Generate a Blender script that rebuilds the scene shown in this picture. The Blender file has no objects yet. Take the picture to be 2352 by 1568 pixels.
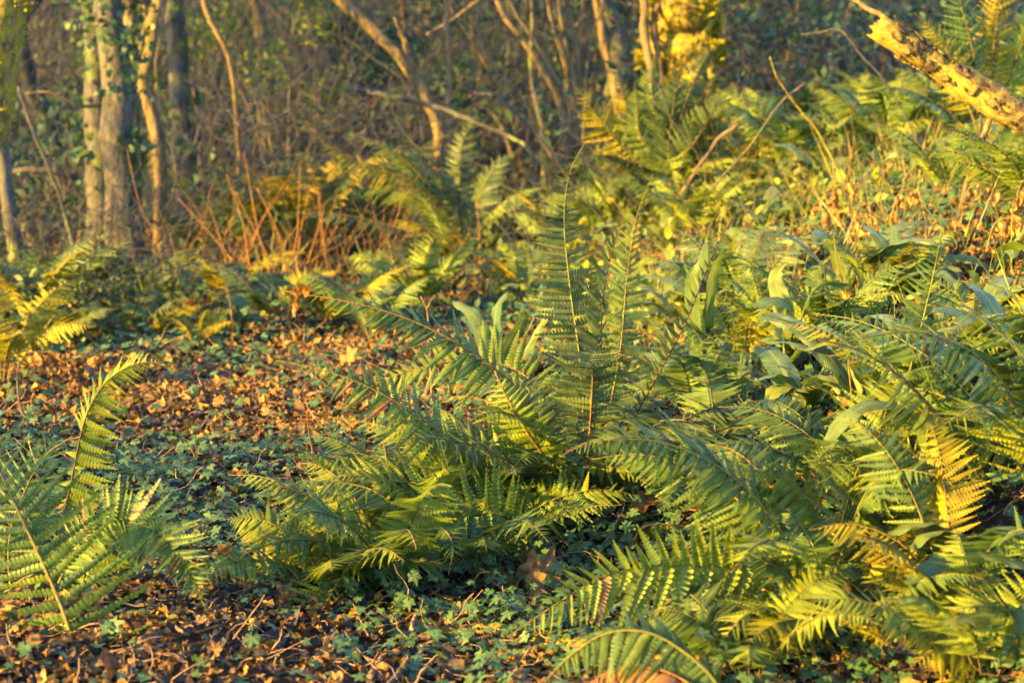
import bpy, math, random
import numpy as np
from mathutils import Vector, Matrix

# ------------------------------------------------------------------ camera, sky, sun, exposure
SC = bpy.context.scene
COL = SC.collection
rng = np.random.default_rng(11)
random.seed(5)

LENS, PITCH, CAM_Z = 70.0, math.radians(7.68), 1.0
cam_data = bpy.data.cameras.new('camera')
cam = bpy.data.objects.new('camera', cam_data)
COL.objects.link(cam)
cam.location = (0, 0, CAM_Z)
cam.rotation_euler = (math.pi / 2 - PITCH, 0, 0)
cam_data.lens = LENS
cam_data.sensor_width = 36
cam_data.clip_start = 0.05
cam_data.clip_end = 800
cam_data.dof.use_dof = True
cam_data.dof.focus_distance = 4.35
cam_data.dof.aperture_fstop = 5.2
SC.camera = cam

SUN_EL = math.radians(18.5)
SUN_AZ_VEC = Vector((-0.88, -0.47, 0)).normalized()          # towards the sun, on the ground
SUN_DIR = (SUN_AZ_VEC * math.cos(SUN_EL) + Vector((0, 0, math.sin(SUN_EL)))).normalized()
world = bpy.data.worlds.new('World')
SC.world = world
world.use_nodes = True
wn = world.node_tree.nodes
wl = world.node_tree.links
bg = wn.get('Background') or wn.new('ShaderNodeBackground')
out = wn.get('World Output') or wn.new('ShaderNodeOutputWorld')
sky = wn.new('ShaderNodeTexSky')
sky.sky_type = 'NISHITA'
sky.sun_disc = False
sky.sun_elevation = SUN_EL
sky.sun_rotation = math.atan2(SUN_AZ_VEC.x, SUN_AZ_VEC.y)
sky.air_density = 1.0
sky.dust_density = 0.6
sky.ozone_density = 3.0
bg.inputs['Strength'].default_value = 0.11
wl.new(sky.outputs[0], bg.inputs[0])
wl.new(bg.outputs[0], out.inputs[0])

sun_data = bpy.data.lights.new('sun', 'SUN')
sun_data.energy = 5.0
sun_data.angle = math.radians(0.6)
sun_data.color = (1.0, 0.60, 0.06)
sun = bpy.data.objects.new('sun', sun_data)
COL.objects.link(sun)
sun.rotation_euler = (-SUN_DIR).to_track_quat('-Z', 'Y').to_euler()

SC.view_settings.view_transform = 'Standard'
SC.view_settings.look = 'None'
SC.view_settings.exposure = 3.22
SC.view_settings.gamma = 1.0
SC.view_settings.use_curve_mapping = False
SC.render.engine = 'CYCLES'
SC.cycles.use_denoising = True
SC.cycles.max_bounces = 5
SC.cycles.diffuse_bounces = 2
SC.cycles.use_adaptive_sampling = True
SC.cycles.adaptive_threshold = 0.03
SC.cycles.glossy_bounces = 2
SC.cycles.transmission_bounces = 4
SC.cycles.transparent_max_bounces = 8

# ------------------------------------------------------------------ where things are
FPX = 2352 * LENS / 36.0


def soft(a, k=5.0):
    return np.logaddexp(0, np.asarray(a, float) * k) / k


def terr(x, y):
    """height of the woodland floor: flat on the left, a bank rising to the right, a hill far behind"""
    x = np.asarray(x, float)
    y = np.asarray(y, float)
    r = soft(x - (0.35 - 0.08 * (y - 4.5) + 0.35 * soft(4.2 - y)))
    h = 1.0 * (1 - np.exp(-0.55 * r))
    h = h + 0.20 * soft(y - 24, 0.6)
    b = 0.020 * np.sin(3.1 * x + 1.3 * y) + 0.014 * np.sin(5.7 * x - 4.2 * y + 1) + 0.009 * np.sin(11 * x + 9 * y + 2) + 0.006 * np.sin(17 * x - 21 * y)
    return h + b


def terr1(x, y):
    return float(terr(x, y))


def P(px, py, d):
    """the point of the place seen at pixel (px, py) of the 2352-wide photograph, d metres ahead"""
    u = (px - 1176) / FPX
    v = (784 - py) / FPX
    c, s = math.cos(PITCH), math.sin(PITCH)
    fy, fz = c + v * s, -s + v * c
    k = d / fy
    return np.array([u * k, d, CAM_Z + fz * k])


def G(px, py, lift=0.0):
    """where the ray through the pixel meets the woodland floor"""
    ds = np.concatenate([np.arange(2.2, 12, 0.02), np.arange(12, 70, 0.2)])
    for d in ds:
        p = P(px, py, d)
        if p[2] <= terr1(p[0], p[1]) + lift:
            return p
    return P(px, py, 40)


# ------------------------------------------------------------------ mesh helpers
def build_mesh(name, V, T, tone=None, lc=None, smooth=True):
    V = np.ascontiguousarray(V, dtype=np.float32)
    T = np.ascontiguousarray(T, dtype=np.int32)
    me = bpy.data.meshes.new(name)
    me.vertices.add(len(V))
    me.vertices.foreach_set('co', V.ravel())
    me.loops.add(T.size)
    me.loops.foreach_set('vertex_index', T.ravel())
    me.polygons.add(len(T))
    me.polygons.foreach_set('loop_start', np.arange(0, T.size, 3, dtype=np.int32))
    if smooth:
        me.polygons.foreach_set('use_smooth', np.ones(len(T), dtype=bool))
    me.update(calc_edges=True)
    if tone is not None:
        a = me.attributes.new('tone', 'FLOAT', 'POINT')
        a.data.foreach_set('value', np.ascontiguousarray(tone, dtype=np.float32))
    if lc is not None:
        a = me.attributes.new('lc', 'FLOAT_VECTOR', 'POINT')
        a.data.foreach_set('vector', np.ascontiguousarray(lc, dtype=np.float32).ravel())
    return me


class MB:
    def __init__(self):
        self.V, self.T, self.A, self.L, self.n = [], [], [], [], 0

    def add(self, V, T, tone=0.5, lc=None):
        V = np.asarray(V, float)
        self.V.append(V)
        self.T.append(np.asarray(T, int) + self.n)
        self.A.append(np.full(len(V), tone) if np.isscalar(tone) else np.asarray(tone))
        self.L.append(np.zeros((len(V), 3)) if lc is None else lc)
        self.n += len(V)

    def mesh(self, name, origin=None, smooth=True):
        V = np.concatenate(self.V)
        if origin is not None:
            V = V - np.asarray(origin)
        return build_mesh(name, V, np.concatenate(self.T), np.concatenate(self.A), np.concatenate(self.L), smooth)


def link(name, me, mat, parent=None, loc=None):
    o = bpy.data.objects.new(name, me)
    COL.objects.link(o)
    if mat is not None and me is not None and not me.materials:
        me.materials.append(mat)
    if parent is not None:
        o.parent = parent
    if loc is not None:
        o.location = loc
    return o


def tag(o, label=None, cat=None, group=None, kind=None):
    if label:
        o['label'] = label
    if cat:
        o['category'] = cat
    if group:
        o['group'] = group
    if kind:
        o['kind'] = kind
    return o


def thing(name, label, cat, loc, group=None):
    o = bpy.data.objects.new(name, None)
    COL.objects.link(o)
    o.location = loc
    o.empty_display_size = 0.1
    return tag(o, label, cat, group)


def unit(a):
    a = np.asarray(a, float)
    return a / (np.linalg.norm(a, axis=-1, keepdims=True) + 1e-12)


def catmull(ctrl, n):
    c = np.asarray(ctrl, float)
    c = np.vstack([2 * c[0] - c[1], c, 2 * c[-1] - c[-2]])
    segs = len(c) - 3
    fine = []
    for i in range(segs):
        p0, p1, p2, p3 = c[i:i + 4]
        t = np.linspace(0, 1, 24, endpoint=(i == segs - 1))[:, None]
        fine.append(0.5 * ((2 * p1) + (-p0 + p2) * t + (2 * p0 - 5 * p1 + 4 * p2 - p3) * t ** 2 + (-p0 + 3 * p1 - 3 * p2 + p3) * t ** 3))
    f = np.vstack(fine)
    s = np.concatenate([[0], np.cumsum(np.linalg.norm(np.diff(f, axis=0), axis=1))])
    q = np.linspace(0, s[-1], n)
    return np.stack([np.interp(q, s, f[:, k]) for k in range(3)], 1)


def tangents(p):
    return unit(np.gradient(p, axis=0))


def frames(p):
    T = tangents(p)
    ref = np.array([0, 0, 1.0]) if abs(T[0, 2]) < 0.9 else np.array([1.0, 0, 0])
    a = unit(np.cross(T[0], ref))
    A = [a]
    for i in range(1, len(p)):
        a = a - T[i] * np.dot(a, T[i])
        a = unit(a)
        A.append(a)
    A = np.array(A)
    return T, A, np.cross(T, A)


def tube(p, r, ns=8, rough=0.0, seed=0, tip=True):
    """a swept tube with an uneven surface; returns verts, tris, leaf-coordinates (around, along, 0)"""
    p = np.asarray(p, float)
    n = len(p)
    r = np.broadcast_to(np.asarray(r, float), (n,))
    T, A, B = frames(p)
    th = np.linspace(0, 2 * np.pi, ns, endpoint=False)
    R = r[:, None] * np.ones((1, ns))
    if rough:
        g = np.random.default_rng(seed)
        ph = g.uniform(0, 6.28, 6)
        s = np.linspace(0, n, n)[:, None]
        R = R * (1 + rough * (0.5 * np.sin(2 * th + ph[0] + 0.25 * s) + 0.4 * np.sin(3 * th + ph[1] - 0.4 * s) + 0.4 * np.sin(0.9 * s + ph[2] + 0 * th)
                              + 0.5 * (g.random((n, ns)) - 0.5)))
    V = p[:, None, :] + R[..., None] * (np.cos(th)[None, :, None] * A[:, None, :] + np.sin(th)[None, :, None] * B[:, None, :])
    V = V.reshape(-1, 3)
    i = np.arange(n - 1)[:, None] * ns
    j = np.arange(ns)[None, :]
    k = (j + 1) % ns
    a, b, c, d = i + j, i + k, i + ns + k, i + ns + j
    Tq = np.concatenate([np.stack([a, b, c], -1).reshape(-1, 3), np.stack([a, c, d], -1).reshape(-1, 3)])
    lc = np.stack([np.tile(th / 6.2832, n), np.repeat(np.linspace(0, 1, n), ns), np.zeros(n * ns)], 1)
    V = np.vstack([V, p[0], p[-1]])
    lc = np.vstack([lc, [[0, 0, 0], [0, 1, 0]]])
    m = n * ns
    c0 = np.stack([np.full(ns, m), (np.arange(ns) + 1) % ns, np.arange(ns)], 1)
    c1 = np.stack([np.full(ns, m + 1), (n - 1) * ns + np.arange(ns), (n - 1) * ns + (np.arange(ns) + 1) % ns], 1)
    return V, np.concatenate([Tq, c0, c1]), lc


def many_tubes(paths, radii, ns=3):
    """paths (n, k, 3), radii (n, k): thin twigs, joined"""
    n, k, _ = paths.shape
    d = unit(paths[:, -1] - paths[:, 0])
    ref = np.where(np.abs(d[:, 2:3]) < 0.9, np.array([[0, 0, 1.0]]), np.array([[1.0, 0, 0]]))
    A = unit(np.cross(d, ref))
    B = np.cross(d, A)
    th = np.linspace(0, 2 * np.pi, ns, endpoint=False)
    off = np.cos(th)[None, :, None] * A[:, None, :] + np.sin(th)[None, :, None] * B[:, None, :]
    V = (paths[:, :, None, :] + radii[:, :, None, None] * off[:, None, :, :]).reshape(-1, 3)
    i = (np.arange(n)[:, None, None] * k + np.arange(k - 1)[None, :, None]) * ns
    j = np.arange(ns)[None, None, :]
    kk = (j + 1) % ns
    a, b, c, e = i + j, i + kk, i + ns + kk, i + ns + j
    T = np.concatenate([np.stack([a, b, c], -1).reshape(-1, 3), np.stack([a, c, e], -1).reshape(-1, 3)])
    tone = np.repeat(np.random.default_rng(n).random(n), k * ns)
    return V, T, tone


def walks(start, direc, length, k=8, wig=0.25, grav=0.0, g=None):
    """random-walk paths"""
    g = g or rng
    n = len(start)
    p = np.zeros((n, k, 3))
    p[:, 0] = start
    d = unit(direc)
    step = (np.asarray(length) / (k - 1))[:, None]
    for i in range(1, k):
        d = unit(d + g.normal(0, wig, (n, 3)) + np.array([0, 0, grav]))
        p[:, i] = p[:, i - 1] + d * step
    return p


def scatter(mb, temps, pos, M, tone):
    """copies of leaf templates joined into one mesh: pos (n,3), M (n,3,3), tone (n)"""
    n = len(pos)
    which = rng.integers(0, len(temps), n)
    for q, (Vt, Tt, Lt) in enumerate(temps):
        idx = np.where(which == q)[0]
        if not len(idx):
            continue
        V = np.einsum('nij,vj->nvi', M[idx], Vt) + pos[idx][:, None, :]
        T = (Tt[None] + (np.arange(len(idx)) * len(Vt))[:, None, None]).reshape(-1, 3)
        mb.add(V.reshape(-1, 3), T, np.repeat(tone[idx], len(Vt)), np.tile(Lt, (len(idx), 1)))


def leaf_mats(normal, heading, size, aspect=None):
    """orientation matrices with x = along the leaf, z = normal"""
    z = unit(normal)
    x = heading - z * np.sum(heading * z, -1, keepdims=True)
    x = unit(x)
    y = np.cross(z, x)
    s = np.asarray(size)[:, None]
    a = s if aspect is None else s * np.asarray(aspect)[:, None]
    return np.stack([x * s, y * a, z * s], -1)


def ground_normal(x, y):
    e = 0.05
    gx = (terr(x + e, y) - terr(x - e, y)) / (2 * e)
    gy = (terr(x, y + e) - terr(x, y - e)) / (2 * e)
    return unit(np.stack([-gx, -gy, np.ones_like(gx)], -1))


# ------------------------------------------------------------------ materials
MATS = {}


def nodes_of(name):
    m = bpy.data.materials.new(name)
    m.use_nodes = True
    nt = m.node_tree
    nt.nodes.clear()
    return m, nt, nt.nodes.new, nt.links.new


def tone_fac(nt):
    """0..1 value that differs from leaf to leaf: the mesh's own tone plus the object's random number"""
    N, L = nt.nodes.new, nt.links.new
    at = N('ShaderNodeAttribute')
    at.attribute_name = 'tone'
    oi = N('ShaderNodeObjectInfo')
    ad = N('ShaderNodeMath')
    ad.operation = 'ADD'
    L(at.outputs['Fac'], ad.inputs[0])
    L(oi.outputs['Random'], ad.inputs[1])
    fr = N('ShaderNodeMath')
    fr.operation = 'FRACT'
    L(ad.outputs[0], fr.inputs[0])
    return fr.outputs[0]


def leaf_material(name, cols, transl=0.35, tcol=(1.0, 1.0, 0.55), rough=0.45, vein=None, nscale=35.0, spec=0.4, ribs=0.0):
    """cols: colour stops a leaf may take (tone 0..1)"""
    m, nt, N, L = nodes_of(name)
    f = tone_fac(nt)
    ramp = N('ShaderNodeValToRGB')
    el = ramp.color_ramp.elements
    while len(el) < len(cols):
        el.new(0.5)
    for i, c in enumerate(cols):
        el[i].position = i / max(1, len(cols) - 1)
        el[i].color = (*c, 1)
    L(f, ramp.inputs[0])
    tc = N('ShaderNodeNewGeometry')
    no = N('ShaderNodeTexNoise')
    no.inputs['Scale'].default_value = nscale
    no.inputs['Detail'].default_value = 4
    L(tc.outputs['Position'], no.inputs['Vector'])
    mr = N('ShaderNodeMapRange')
    mr.inputs['From Min'].default_value = 0.3
    mr.inputs['From Max'].default_value = 0.7
    mr.inputs['To Min'].default_value = 0.65
    mr.inputs['To Max'].default_value = 1.35
    L(no.outputs['Fac'], mr.inputs['Value'])
    mul = N('ShaderNodeVectorMath')
    mul.operation = 'SCALE'
    L(ramp.outputs[0], mul.inputs[0])
    L(mr.outputs[0], mul.inputs['Scale'])
    col = mul.outputs[0]
    if vein is not None:
        at = N('ShaderNodeAttribute')
        at.attribute_name = 'lc'
        sp = N('ShaderNodeSeparateXYZ')
        L(at.outputs['Vector'], sp.inputs[0])
        # lc.z carries the distance from the nearest vein
        vr = N('ShaderNodeMapRange')
        vr.interpolation_type = 'SMOOTHSTEP'
        vr.inputs['From Min'].default_value = 0.02
        vr.inputs['From Max'].default_value = 0.16
        vr.inputs['To Min'].default_value = 0.75
        vr.inputs['To Max'].default_value = 0.0
        L(sp.outputs['Z'], vr.inputs['Value'])
        mx = N('ShaderNodeMix')
        mx.data_type = 'RGBA'
        mx.inputs['B'].default_value = (*vein, 1)
        L(vr.outputs[0], mx.inputs['Factor'])
        L(col, mx.inputs['A'])
        col = mx.outputs['Result']
    pb = N('ShaderNodeBsdfPrincipled')
    L(col, pb.inputs['Base Color'])
    pb.inputs['Roughness'].default_value = rough
    pb.inputs['Specular IOR Level'].default_value = spec
    tr = N('ShaderNodeBsdfTranslucent')
    tm = N('ShaderNodeVectorMath')
    tm.operation = 'MULTIPLY'
    tm.inputs[1].default_value = tcol
    L(col, tm.inputs[0])
    L(tm.outputs[0], tr.inputs['Color'])
    ms = N('ShaderNodeMixShader')
    ms.inputs[0].default_value = transl
    L(pb.outputs[0], ms.inputs[1])
    L(tr.outputs[0], ms.inputs[2])
    bu = N('ShaderNodeBump')
    bu.inputs['Strength'].default_value = 0.35
    bu.inputs['Distance'].default_value = 0.004
    L(no.outputs['Fac'], bu.inputs['Height'])
    if ribs:
        at2 = N('ShaderNodeAttribute')
        at2.attribute_name = 'lc'
        sp2 = N('ShaderNodeSeparateXYZ')
        L(at2.outputs['Vector'], sp2.inputs[0])
        m1 = N('ShaderNodeMath')
        m1.operation = 'MULTIPLY'
        m1.inputs[1].default_value = ribs
        L(sp2.outputs['X'], m1.inputs[0])
        sn = N('ShaderNodeMath')
        sn.operation = 'SINE'
        L(m1.outputs[0], sn.inputs[0])
        bu2 = N('ShaderNodeBump')
        bu2.inputs['Strength'].default_value = 0.5
        bu2.inputs['Distance'].default_value = 0.003
        L(sn.outputs[0], bu2.inputs['Height'])
        L(bu.outputs[0], bu2.inputs['Normal'])
        L(bu2.outputs[0], pb.inputs['Normal'])
    else:
        L(bu.outputs[0], pb.inputs['Normal'])
    o = N('ShaderNodeOutputMaterial')
    L(ms.outputs[0], o.inputs[0])
    MATS[name] = m
    return m


def bark_material(name, dark, light, moss=None, moss_amt=0.0, scale=14.0, stretch=(1, 1, 0.25), bump=0.6, dist=0.012, mscale=7.0, msoft=0.04):
    m, nt, N, L = nodes_of(name)
    tc = N('ShaderNodeNewGeometry')
    mp = N('ShaderNodeMapping')
    mp.inputs['Scale'].default_value = stretch
    L(tc.outputs['Position'], mp.inputs['Vector'])
    no = N('ShaderNodeTexNoise')
    no.inputs['Scale'].default_value = scale
    no.inputs['Detail'].default_value = 8
    no.inputs['Roughness'].default_value = 0.65
    L(mp.outputs[0], no.inputs['Vector'])
    vo = N('ShaderNodeTexVoronoi')
    vo.feature = 'DISTANCE_TO_EDGE'
    vo.inputs['Scale'].default_value = scale * 2.2
    L(mp.outputs[0], vo.inputs['Vector'])
    ramp = N('ShaderNodeValToRGB')
    ramp.color_ramp.elements[0].position = 0.33
    ramp.color_ramp.elements[0].color = (*dark, 1)
    ramp.color_ramp.elements[1].position = 0.66
    ramp.color_ramp.elements[1].color = (*light, 1)
    L(no.outputs['Fac'], ramp.inputs[0])
    cr = N('ShaderNodeMapRange')
    cr.inputs['From Max'].default_value = 0.10
    cr.inputs['To Min'].default_value = 0.55
    cr.inputs['To Max'].default_value = 1.0
    L(vo.outputs['Distance'], cr.inputs['Value'])
    sc = N('ShaderNodeVectorMath')
    sc.operation = 'SCALE'
    L(ramp.outputs[0], sc.inputs[0])
    L(cr.outputs[0], sc.inputs['Scale'])
    col = sc.outputs[0]
    if moss:
        n2 = N('ShaderNodeTexNoise')
        n2.inputs['Scale'].default_value = mscale
        n2.inputs['Detail'].default_value = 6
        L(tc.outputs['Position'], n2.inputs['Vector'])
        r2 = N('ShaderNodeMapRange')
        r2.inputs['From Min'].default_value = 0.66 - msoft - 0.35 * moss_amt
        r2.inputs['From Max'].default_value = 0.66 + msoft - 0.35 * moss_amt
        L(n2.outputs['Fac'], r2.inputs['Value'])
        mx = N('ShaderNodeMix')
        mx.data_type = 'RGBA'
        mx.inputs['B'].default_value = (*moss, 1)
        L(r2.outputs[0], mx.inputs['Factor'])
        L(col, mx.inputs['A'])
        col = mx.outputs['Result']
    pb = N('ShaderNodeBsdfPrincipled')
    pb.inputs['Roughness'].default_value = 0.85
    pb.inputs['Specular IOR Level'].default_value = 0.2
    L(col, pb.inputs['Base Color'])
    b1 = N('ShaderNodeBump')
    b1.inputs['Strength'].default_value = bump
    b1.inputs['Distance'].default_value = dist
    L(no.outputs['Fac'], b1.inputs['Height'])
    b2 = N('ShaderNodeBump')
    b2.inputs['Strength'].default_value = bump * 0.7
    b2.inputs['Distance'].default_value = dist * 0.6
    L(cr.outputs[0], b2.inputs['Height'])
    L(b1.outputs[0], b2.inputs['Normal'])
    L(b2.outputs[0], pb.inputs['Normal'])
    o = N('ShaderNodeOutputMaterial')
    L(pb.outputs[0], o.inputs[0])
    MATS[name] = m
    return m


def soil_material():
    m, nt, N, L = nodes_of('soil')
    tc = N('ShaderNodeNewGeometry')
    n1 = N('ShaderNodeTexNoise')
    n1.inputs['Scale'].default_value = 9
    n1.inputs['Detail'].default_value = 10
    n1.inputs['Roughness'].default_value = 0.7
    L(tc.outputs['Position'], n1.inputs['Vector'])
    vo = N('ShaderNodeTexVoronoi')
    vo.inputs['Scale'].default_value = 16
    L(tc.outputs['Position'], vo.inputs['Vector'])
    ramp = N('ShaderNodeValToRGB')
    el = ramp.color_ramp.elements
    el[0].position, el[0].color = 0.3, (0.018, 0.012, 0.008, 1)
    el[1].position, el[1].color = 0.75, (0.050, 0.036, 0.022, 1)
    L(n1.outputs['Fac'], ramp.inputs[0])
    r2 = N('ShaderNodeValToRGB')
    e2 = r2.color_ramp.elements
    e2[0].position, e2[0].color = 0.0, (0.03, 0.022, 0.014, 1)
    e2[1].position, e2[1].color = 1.0, (0.075, 0.050, 0.026, 1)
    L(vo.outputs['Color'], r2.inputs[0])
    mx = N('ShaderNodeMix')
    mx.data_type = 'RGBA'
    mx.inputs['Factor'].default_value = 0.4
    L(ramp.outputs[0], mx.inputs['A'])
    L(r2.outputs[0], mx.inputs['B'])
    pb = N('ShaderNodeBsdfPrincipled')
    pb.inputs['Roughness'].default_value = 0.95
    pb.inputs['Specular IOR Level'].default_value = 0.1
    L(mx.outputs['Result'], pb.inputs['Base Color'])
    bu = N('ShaderNodeBump')
    bu.inputs['Distance'].default_value = 0.03
    L(n1.outputs['Fac'], bu.inputs['Height'])
    L(bu.outputs[0], pb.inputs['Normal'])
    o = N('ShaderNodeOutputMaterial')
    L(pb.outputs[0], o.inputs[0])
    MATS['soil'] = m


soil_material()
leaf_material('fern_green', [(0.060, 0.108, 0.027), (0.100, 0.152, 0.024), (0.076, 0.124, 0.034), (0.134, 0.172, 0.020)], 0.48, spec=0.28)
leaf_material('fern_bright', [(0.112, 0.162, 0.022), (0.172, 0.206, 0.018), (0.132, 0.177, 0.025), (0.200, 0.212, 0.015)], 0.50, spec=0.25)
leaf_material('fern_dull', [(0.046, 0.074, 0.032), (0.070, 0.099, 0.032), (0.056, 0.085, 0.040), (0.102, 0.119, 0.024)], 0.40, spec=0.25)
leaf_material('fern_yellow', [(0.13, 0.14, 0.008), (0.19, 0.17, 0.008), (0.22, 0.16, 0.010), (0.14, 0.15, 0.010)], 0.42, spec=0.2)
leaf_material('fern_rust', [(0.16, 0.065, 0.015), (0.22, 0.10, 0.02), (0.13, 0.05, 0.016)], 0.3, (1, 0.8, 0.5))
leaf_material('strap_green', [(0.055, 0.110, 0.045), (0.140, 0.185, 0.034), (0.070, 0.125, 0.050), (0.180, 0.205, 0.030)], 0.42, rough=0.38, vein=(0.20, 0.22, 0.03), spec=0.4, ribs=260.0)
leaf_material('ivy_green', [(0.014, 0.042, 0.014), (0.026, 0.065, 0.018), (0.016, 0.048, 0.020), (0.050, 0.100, 0.020), (0.022, 0.050, 0.018), (0.030, 0.060, 0.016)], 0.20, rough=0.5, vein=(0.06, 0.095, 0.04), spec=0.25, nscale=60)
leaf_material('shrub_green', [(0.018, 0.042, 0.028), (0.026, 0.056, 0.032), (0.021, 0.050, 0.038), (0.042, 0.072, 0.034)], 0.2, rough=0.6, spec=0.15)
leaf_material('weed_green', [(0.065, 0.115, 0.040), (0.140, 0.175, 0.020), (0.190, 0.205, 0.015), (0.050, 0.095, 0.048)], 0.48, spec=0.25)
leaf_material('grass_dry', [(0.20, 0.17, 0.05), (0.28, 0.20, 0.07), (0.14, 0.15, 0.03), (0.24, 0.14, 0.04)], 0.35)
leaf_material('litter_shaded_rotted', [(0.028, 0.028, 0.030), (0.046, 0.042, 0.042), (0.020, 0.021, 0.024), (0.065, 0.055, 0.048)], 0.2, (1, 0.8, 0.5), rough=0.8, spec=0.1)  # rotted litter colour, darkened to carry the shade of the far wood
leaf_material('litter', [(0.12, 0.055, 0.016), (0.23, 0.115, 0.025), (0.055, 0.034, 0.022), (0.30, 0.170, 0.040), (0.16, 0.080, 0.028), (0.070, 0.046, 0.032), (0.25, 0.130, 0.030), (0.05, 0.03, 0.02)], 0.22, (1, 0.8, 0.5), rough=0.65, nscale=90, spec=0.2, vein=(0.17, 0.10, 0.045))
leaf_material('hanging_dry', [(0.24, 0.12, 0.025), (0.30, 0.17, 0.035), (0.18, 0.085, 0.02)], 0.35, (1, 0.8, 0.5), rough=0.6)
leaf_material('moss', [(0.12, 0.115, 0.008), (0.24, 0.19, 0.010), (0.075, 0.085, 0.010)], 0.3, rough=0.9, spec=0.1)
bark_material('stalk_tan', (0.08, 0.060, 0.018), (0.17, 0.125, 0.030), scale=60, bump=0.3, dist=0.003)
bark_material('stalk_green', (0.08, 0.085, 0.018), (0.15, 0.135, 0.025), scale=60, bump=0.3, dist=0.003)
bark_material('stalk_rust', (0.10, 0.045, 0.015), (0.22, 0.105, 0.028), scale=70, bump=0.6, dist=0.004)
bark_material('stalk_dark', (0.03, 0.018, 0.014), (0.09, 0.045, 0.025), scale=60, bump=0.3, dist=0.003)
bark_material('bark_grey', (0.020, 0.020, 0.020), (0.085, 0.076, 0.068), (0.09, 0.10, 0.03), 0.25, 16)
bark_material('bark_pale', (0.022, 0.021, 0.021), (0.115, 0.100, 0.086), scale=30, bump=1.0, dist=0.02)
bark_material('bark_tan', (0.055, 0.038, 0.020), (0.18, 0.125, 0.06), scale=22, bump=0.9)
bark_material('bark_dark', (0.035, 0.028, 0.024), (0.13, 0.095, 0.07), (0.05, 0.06, 0.025), 0.3, 16)
bark_material('bark_mossy', (0.035, 0.028, 0.016), (0.22, 0.15, 0.05), (0.09, 0.075, 0.012), 0.30, 22, bump=1.0, dist=0.02)
bark_material('bark_moss_sunlit', (0.030, 0.024, 0.014), (0.24, 0.17, 0.05), (0.22, 0.17, 0.014), 0.48, 30, bump=1.0, dist=0.02, mscale=26, msoft=0.10)  # mossy bark copy with yellow sunlight put into its moss colour
bark_material('twig', (0.017, 0.019, 0.024), (0.044, 0.046, 0.054), scale=12)
bark_material('twig_red', (0.028, 0.027, 0.032), (0.080, 0.066, 0.070), scale=12)
bark_material('stick', (0.10, 0.058, 0.035), (0.26, 0.16, 0.095), scale=40, bump=0.5, dist=0.004)
bark_material('stick_dark', (0.03, 0.022, 0.018), (0.12, 0.08, 0.055), (0.14, 0.13, 0.015), 0.15, 34, bump=0.6, dist=0.006)
bark_material('bare_wood', (0.045, 0.026, 0.010), (0.40, 0.27, 0.055), (0.20, 0.16, 0.018), 0.45, 44, (0.6, 1, 1), 1.0, 0.012, mscale=30, msoft=0.10)
bark_material('bark_peeling', (0.018, 0.012, 0.009), (0.11, 0.066, 0.032), (0.18, 0.14, 0.03), 0.32, 48, (1, 1, 1), 1.0, 0.014, mscale=34, msoft=0.09)
bark_material('moss_cushion', (0.10, 0.09, 0.010), (0.22, 0.19, 0.018), scale=80, stretch=(1, 1, 1), bump=1.0, dist=0.01)


# ------------------------------------------------------------------ leaf templates  (verts, tris, lc)
def grid_leaf(prof, nl=6, nw=4, curl=0.0, fold=0.0, bend=0.0, wave=0.0, seed=0, length=1.0):
    """a blade along +x: prof(t) half width; lc = (t, across, distance from midrib)"""
    g = np.random.default_rng(seed)
    t = np.linspace(0, 1, nl + 1)
    u = np.linspace(-1, 1, nw + 1)
    w = np.array([prof(a) for a in t])
    tt, uu = np.meshgrid(t, u, indexing='ij')
    X = tt * length
    Y = uu * w[:, None]
    Z = fold * np.abs(Y) - curl * Y ** 2 - bend * tt ** 2 + wave * np.abs(uu) * (np.sin(tt * 13 + uu + seed) * w[:, None] * 2 + g.normal(0, 0.3, tt.shape) * w[:, None])
    V = np.stack([X, Y, Z], -1).reshape(-1, 3)
    L = np.stack([tt, uu, np.abs(uu)], -1).reshape(-1, 3)
    m = nw + 1
    i, j = np.meshgrid(np.arange(nl), np.arange(nw), indexing='ij')
    a = i * m + j
    T = np.concatenate([np.stack([a, a + m, a + m + 1], -1).reshape(-1, 3), np.stack([a, a + m + 1, a + 1], -1).reshape(-1, 3)])
    return V, T, L


def polar_leaf(angles, radii, cup=0.0, rings=2, seed=0, crumple=0.0, lobes=None):
    """a lobed leaf, stalk at the origin, pointing along +x"""
    g = np.random.default_rng(seed)
    n = len(angles)
    V, L = [[0, 0, 0]], [[0, 0, 0]]
    lobes = lobes if lobes is not None else [0]
    for r in range(1, rings + 1):
        f = r / rings
        for a, R in zip(angles, radii):
            q = f * R
            V.append([q * math.cos(a), q * math.sin(a), -cup * q * q + crumple * g.normal() * f])
            dv = min(abs(a - b) for b in lobes)
            L.append([f, a, min(1.0, dv * q * 2.2 + 0.0)])
    T = []
    for k in range(n - 1):
        T.append([0, 1 + k, 2 + k])
    for r in range(1, rings):
        o0, o1 = 1 + (r - 1) * n, 1 + r * n
        for k in range(n - 1):
            T += [[o0 + k, o1 + k, o1 + k + 1], [o0 + k, o1 + k + 1, o0 + k + 1]]
    return np.array(V, float), np.array(T), np.array(L, float)


def ovate(t):
    return 0.30 * math.sin(math.pi * min(1, t ** 0.75)) ** 0.8 * (1 - 0.25 * t) + 0.004


def lance(t):
    return 0.11 * math.sin(math.pi * min(1, t ** 0.8)) ** 0.8 + 0.003


def oakish(t):
    return (0.26 * math.sin(math.pi * min(1, t ** 0.9)) ** 0.7) * (0.78 + 0.22 * math.sin(t * 22)) + 0.01


IVY_LOBES = [0, 0.95, -0.95, 1.9, -1.9]


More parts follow.
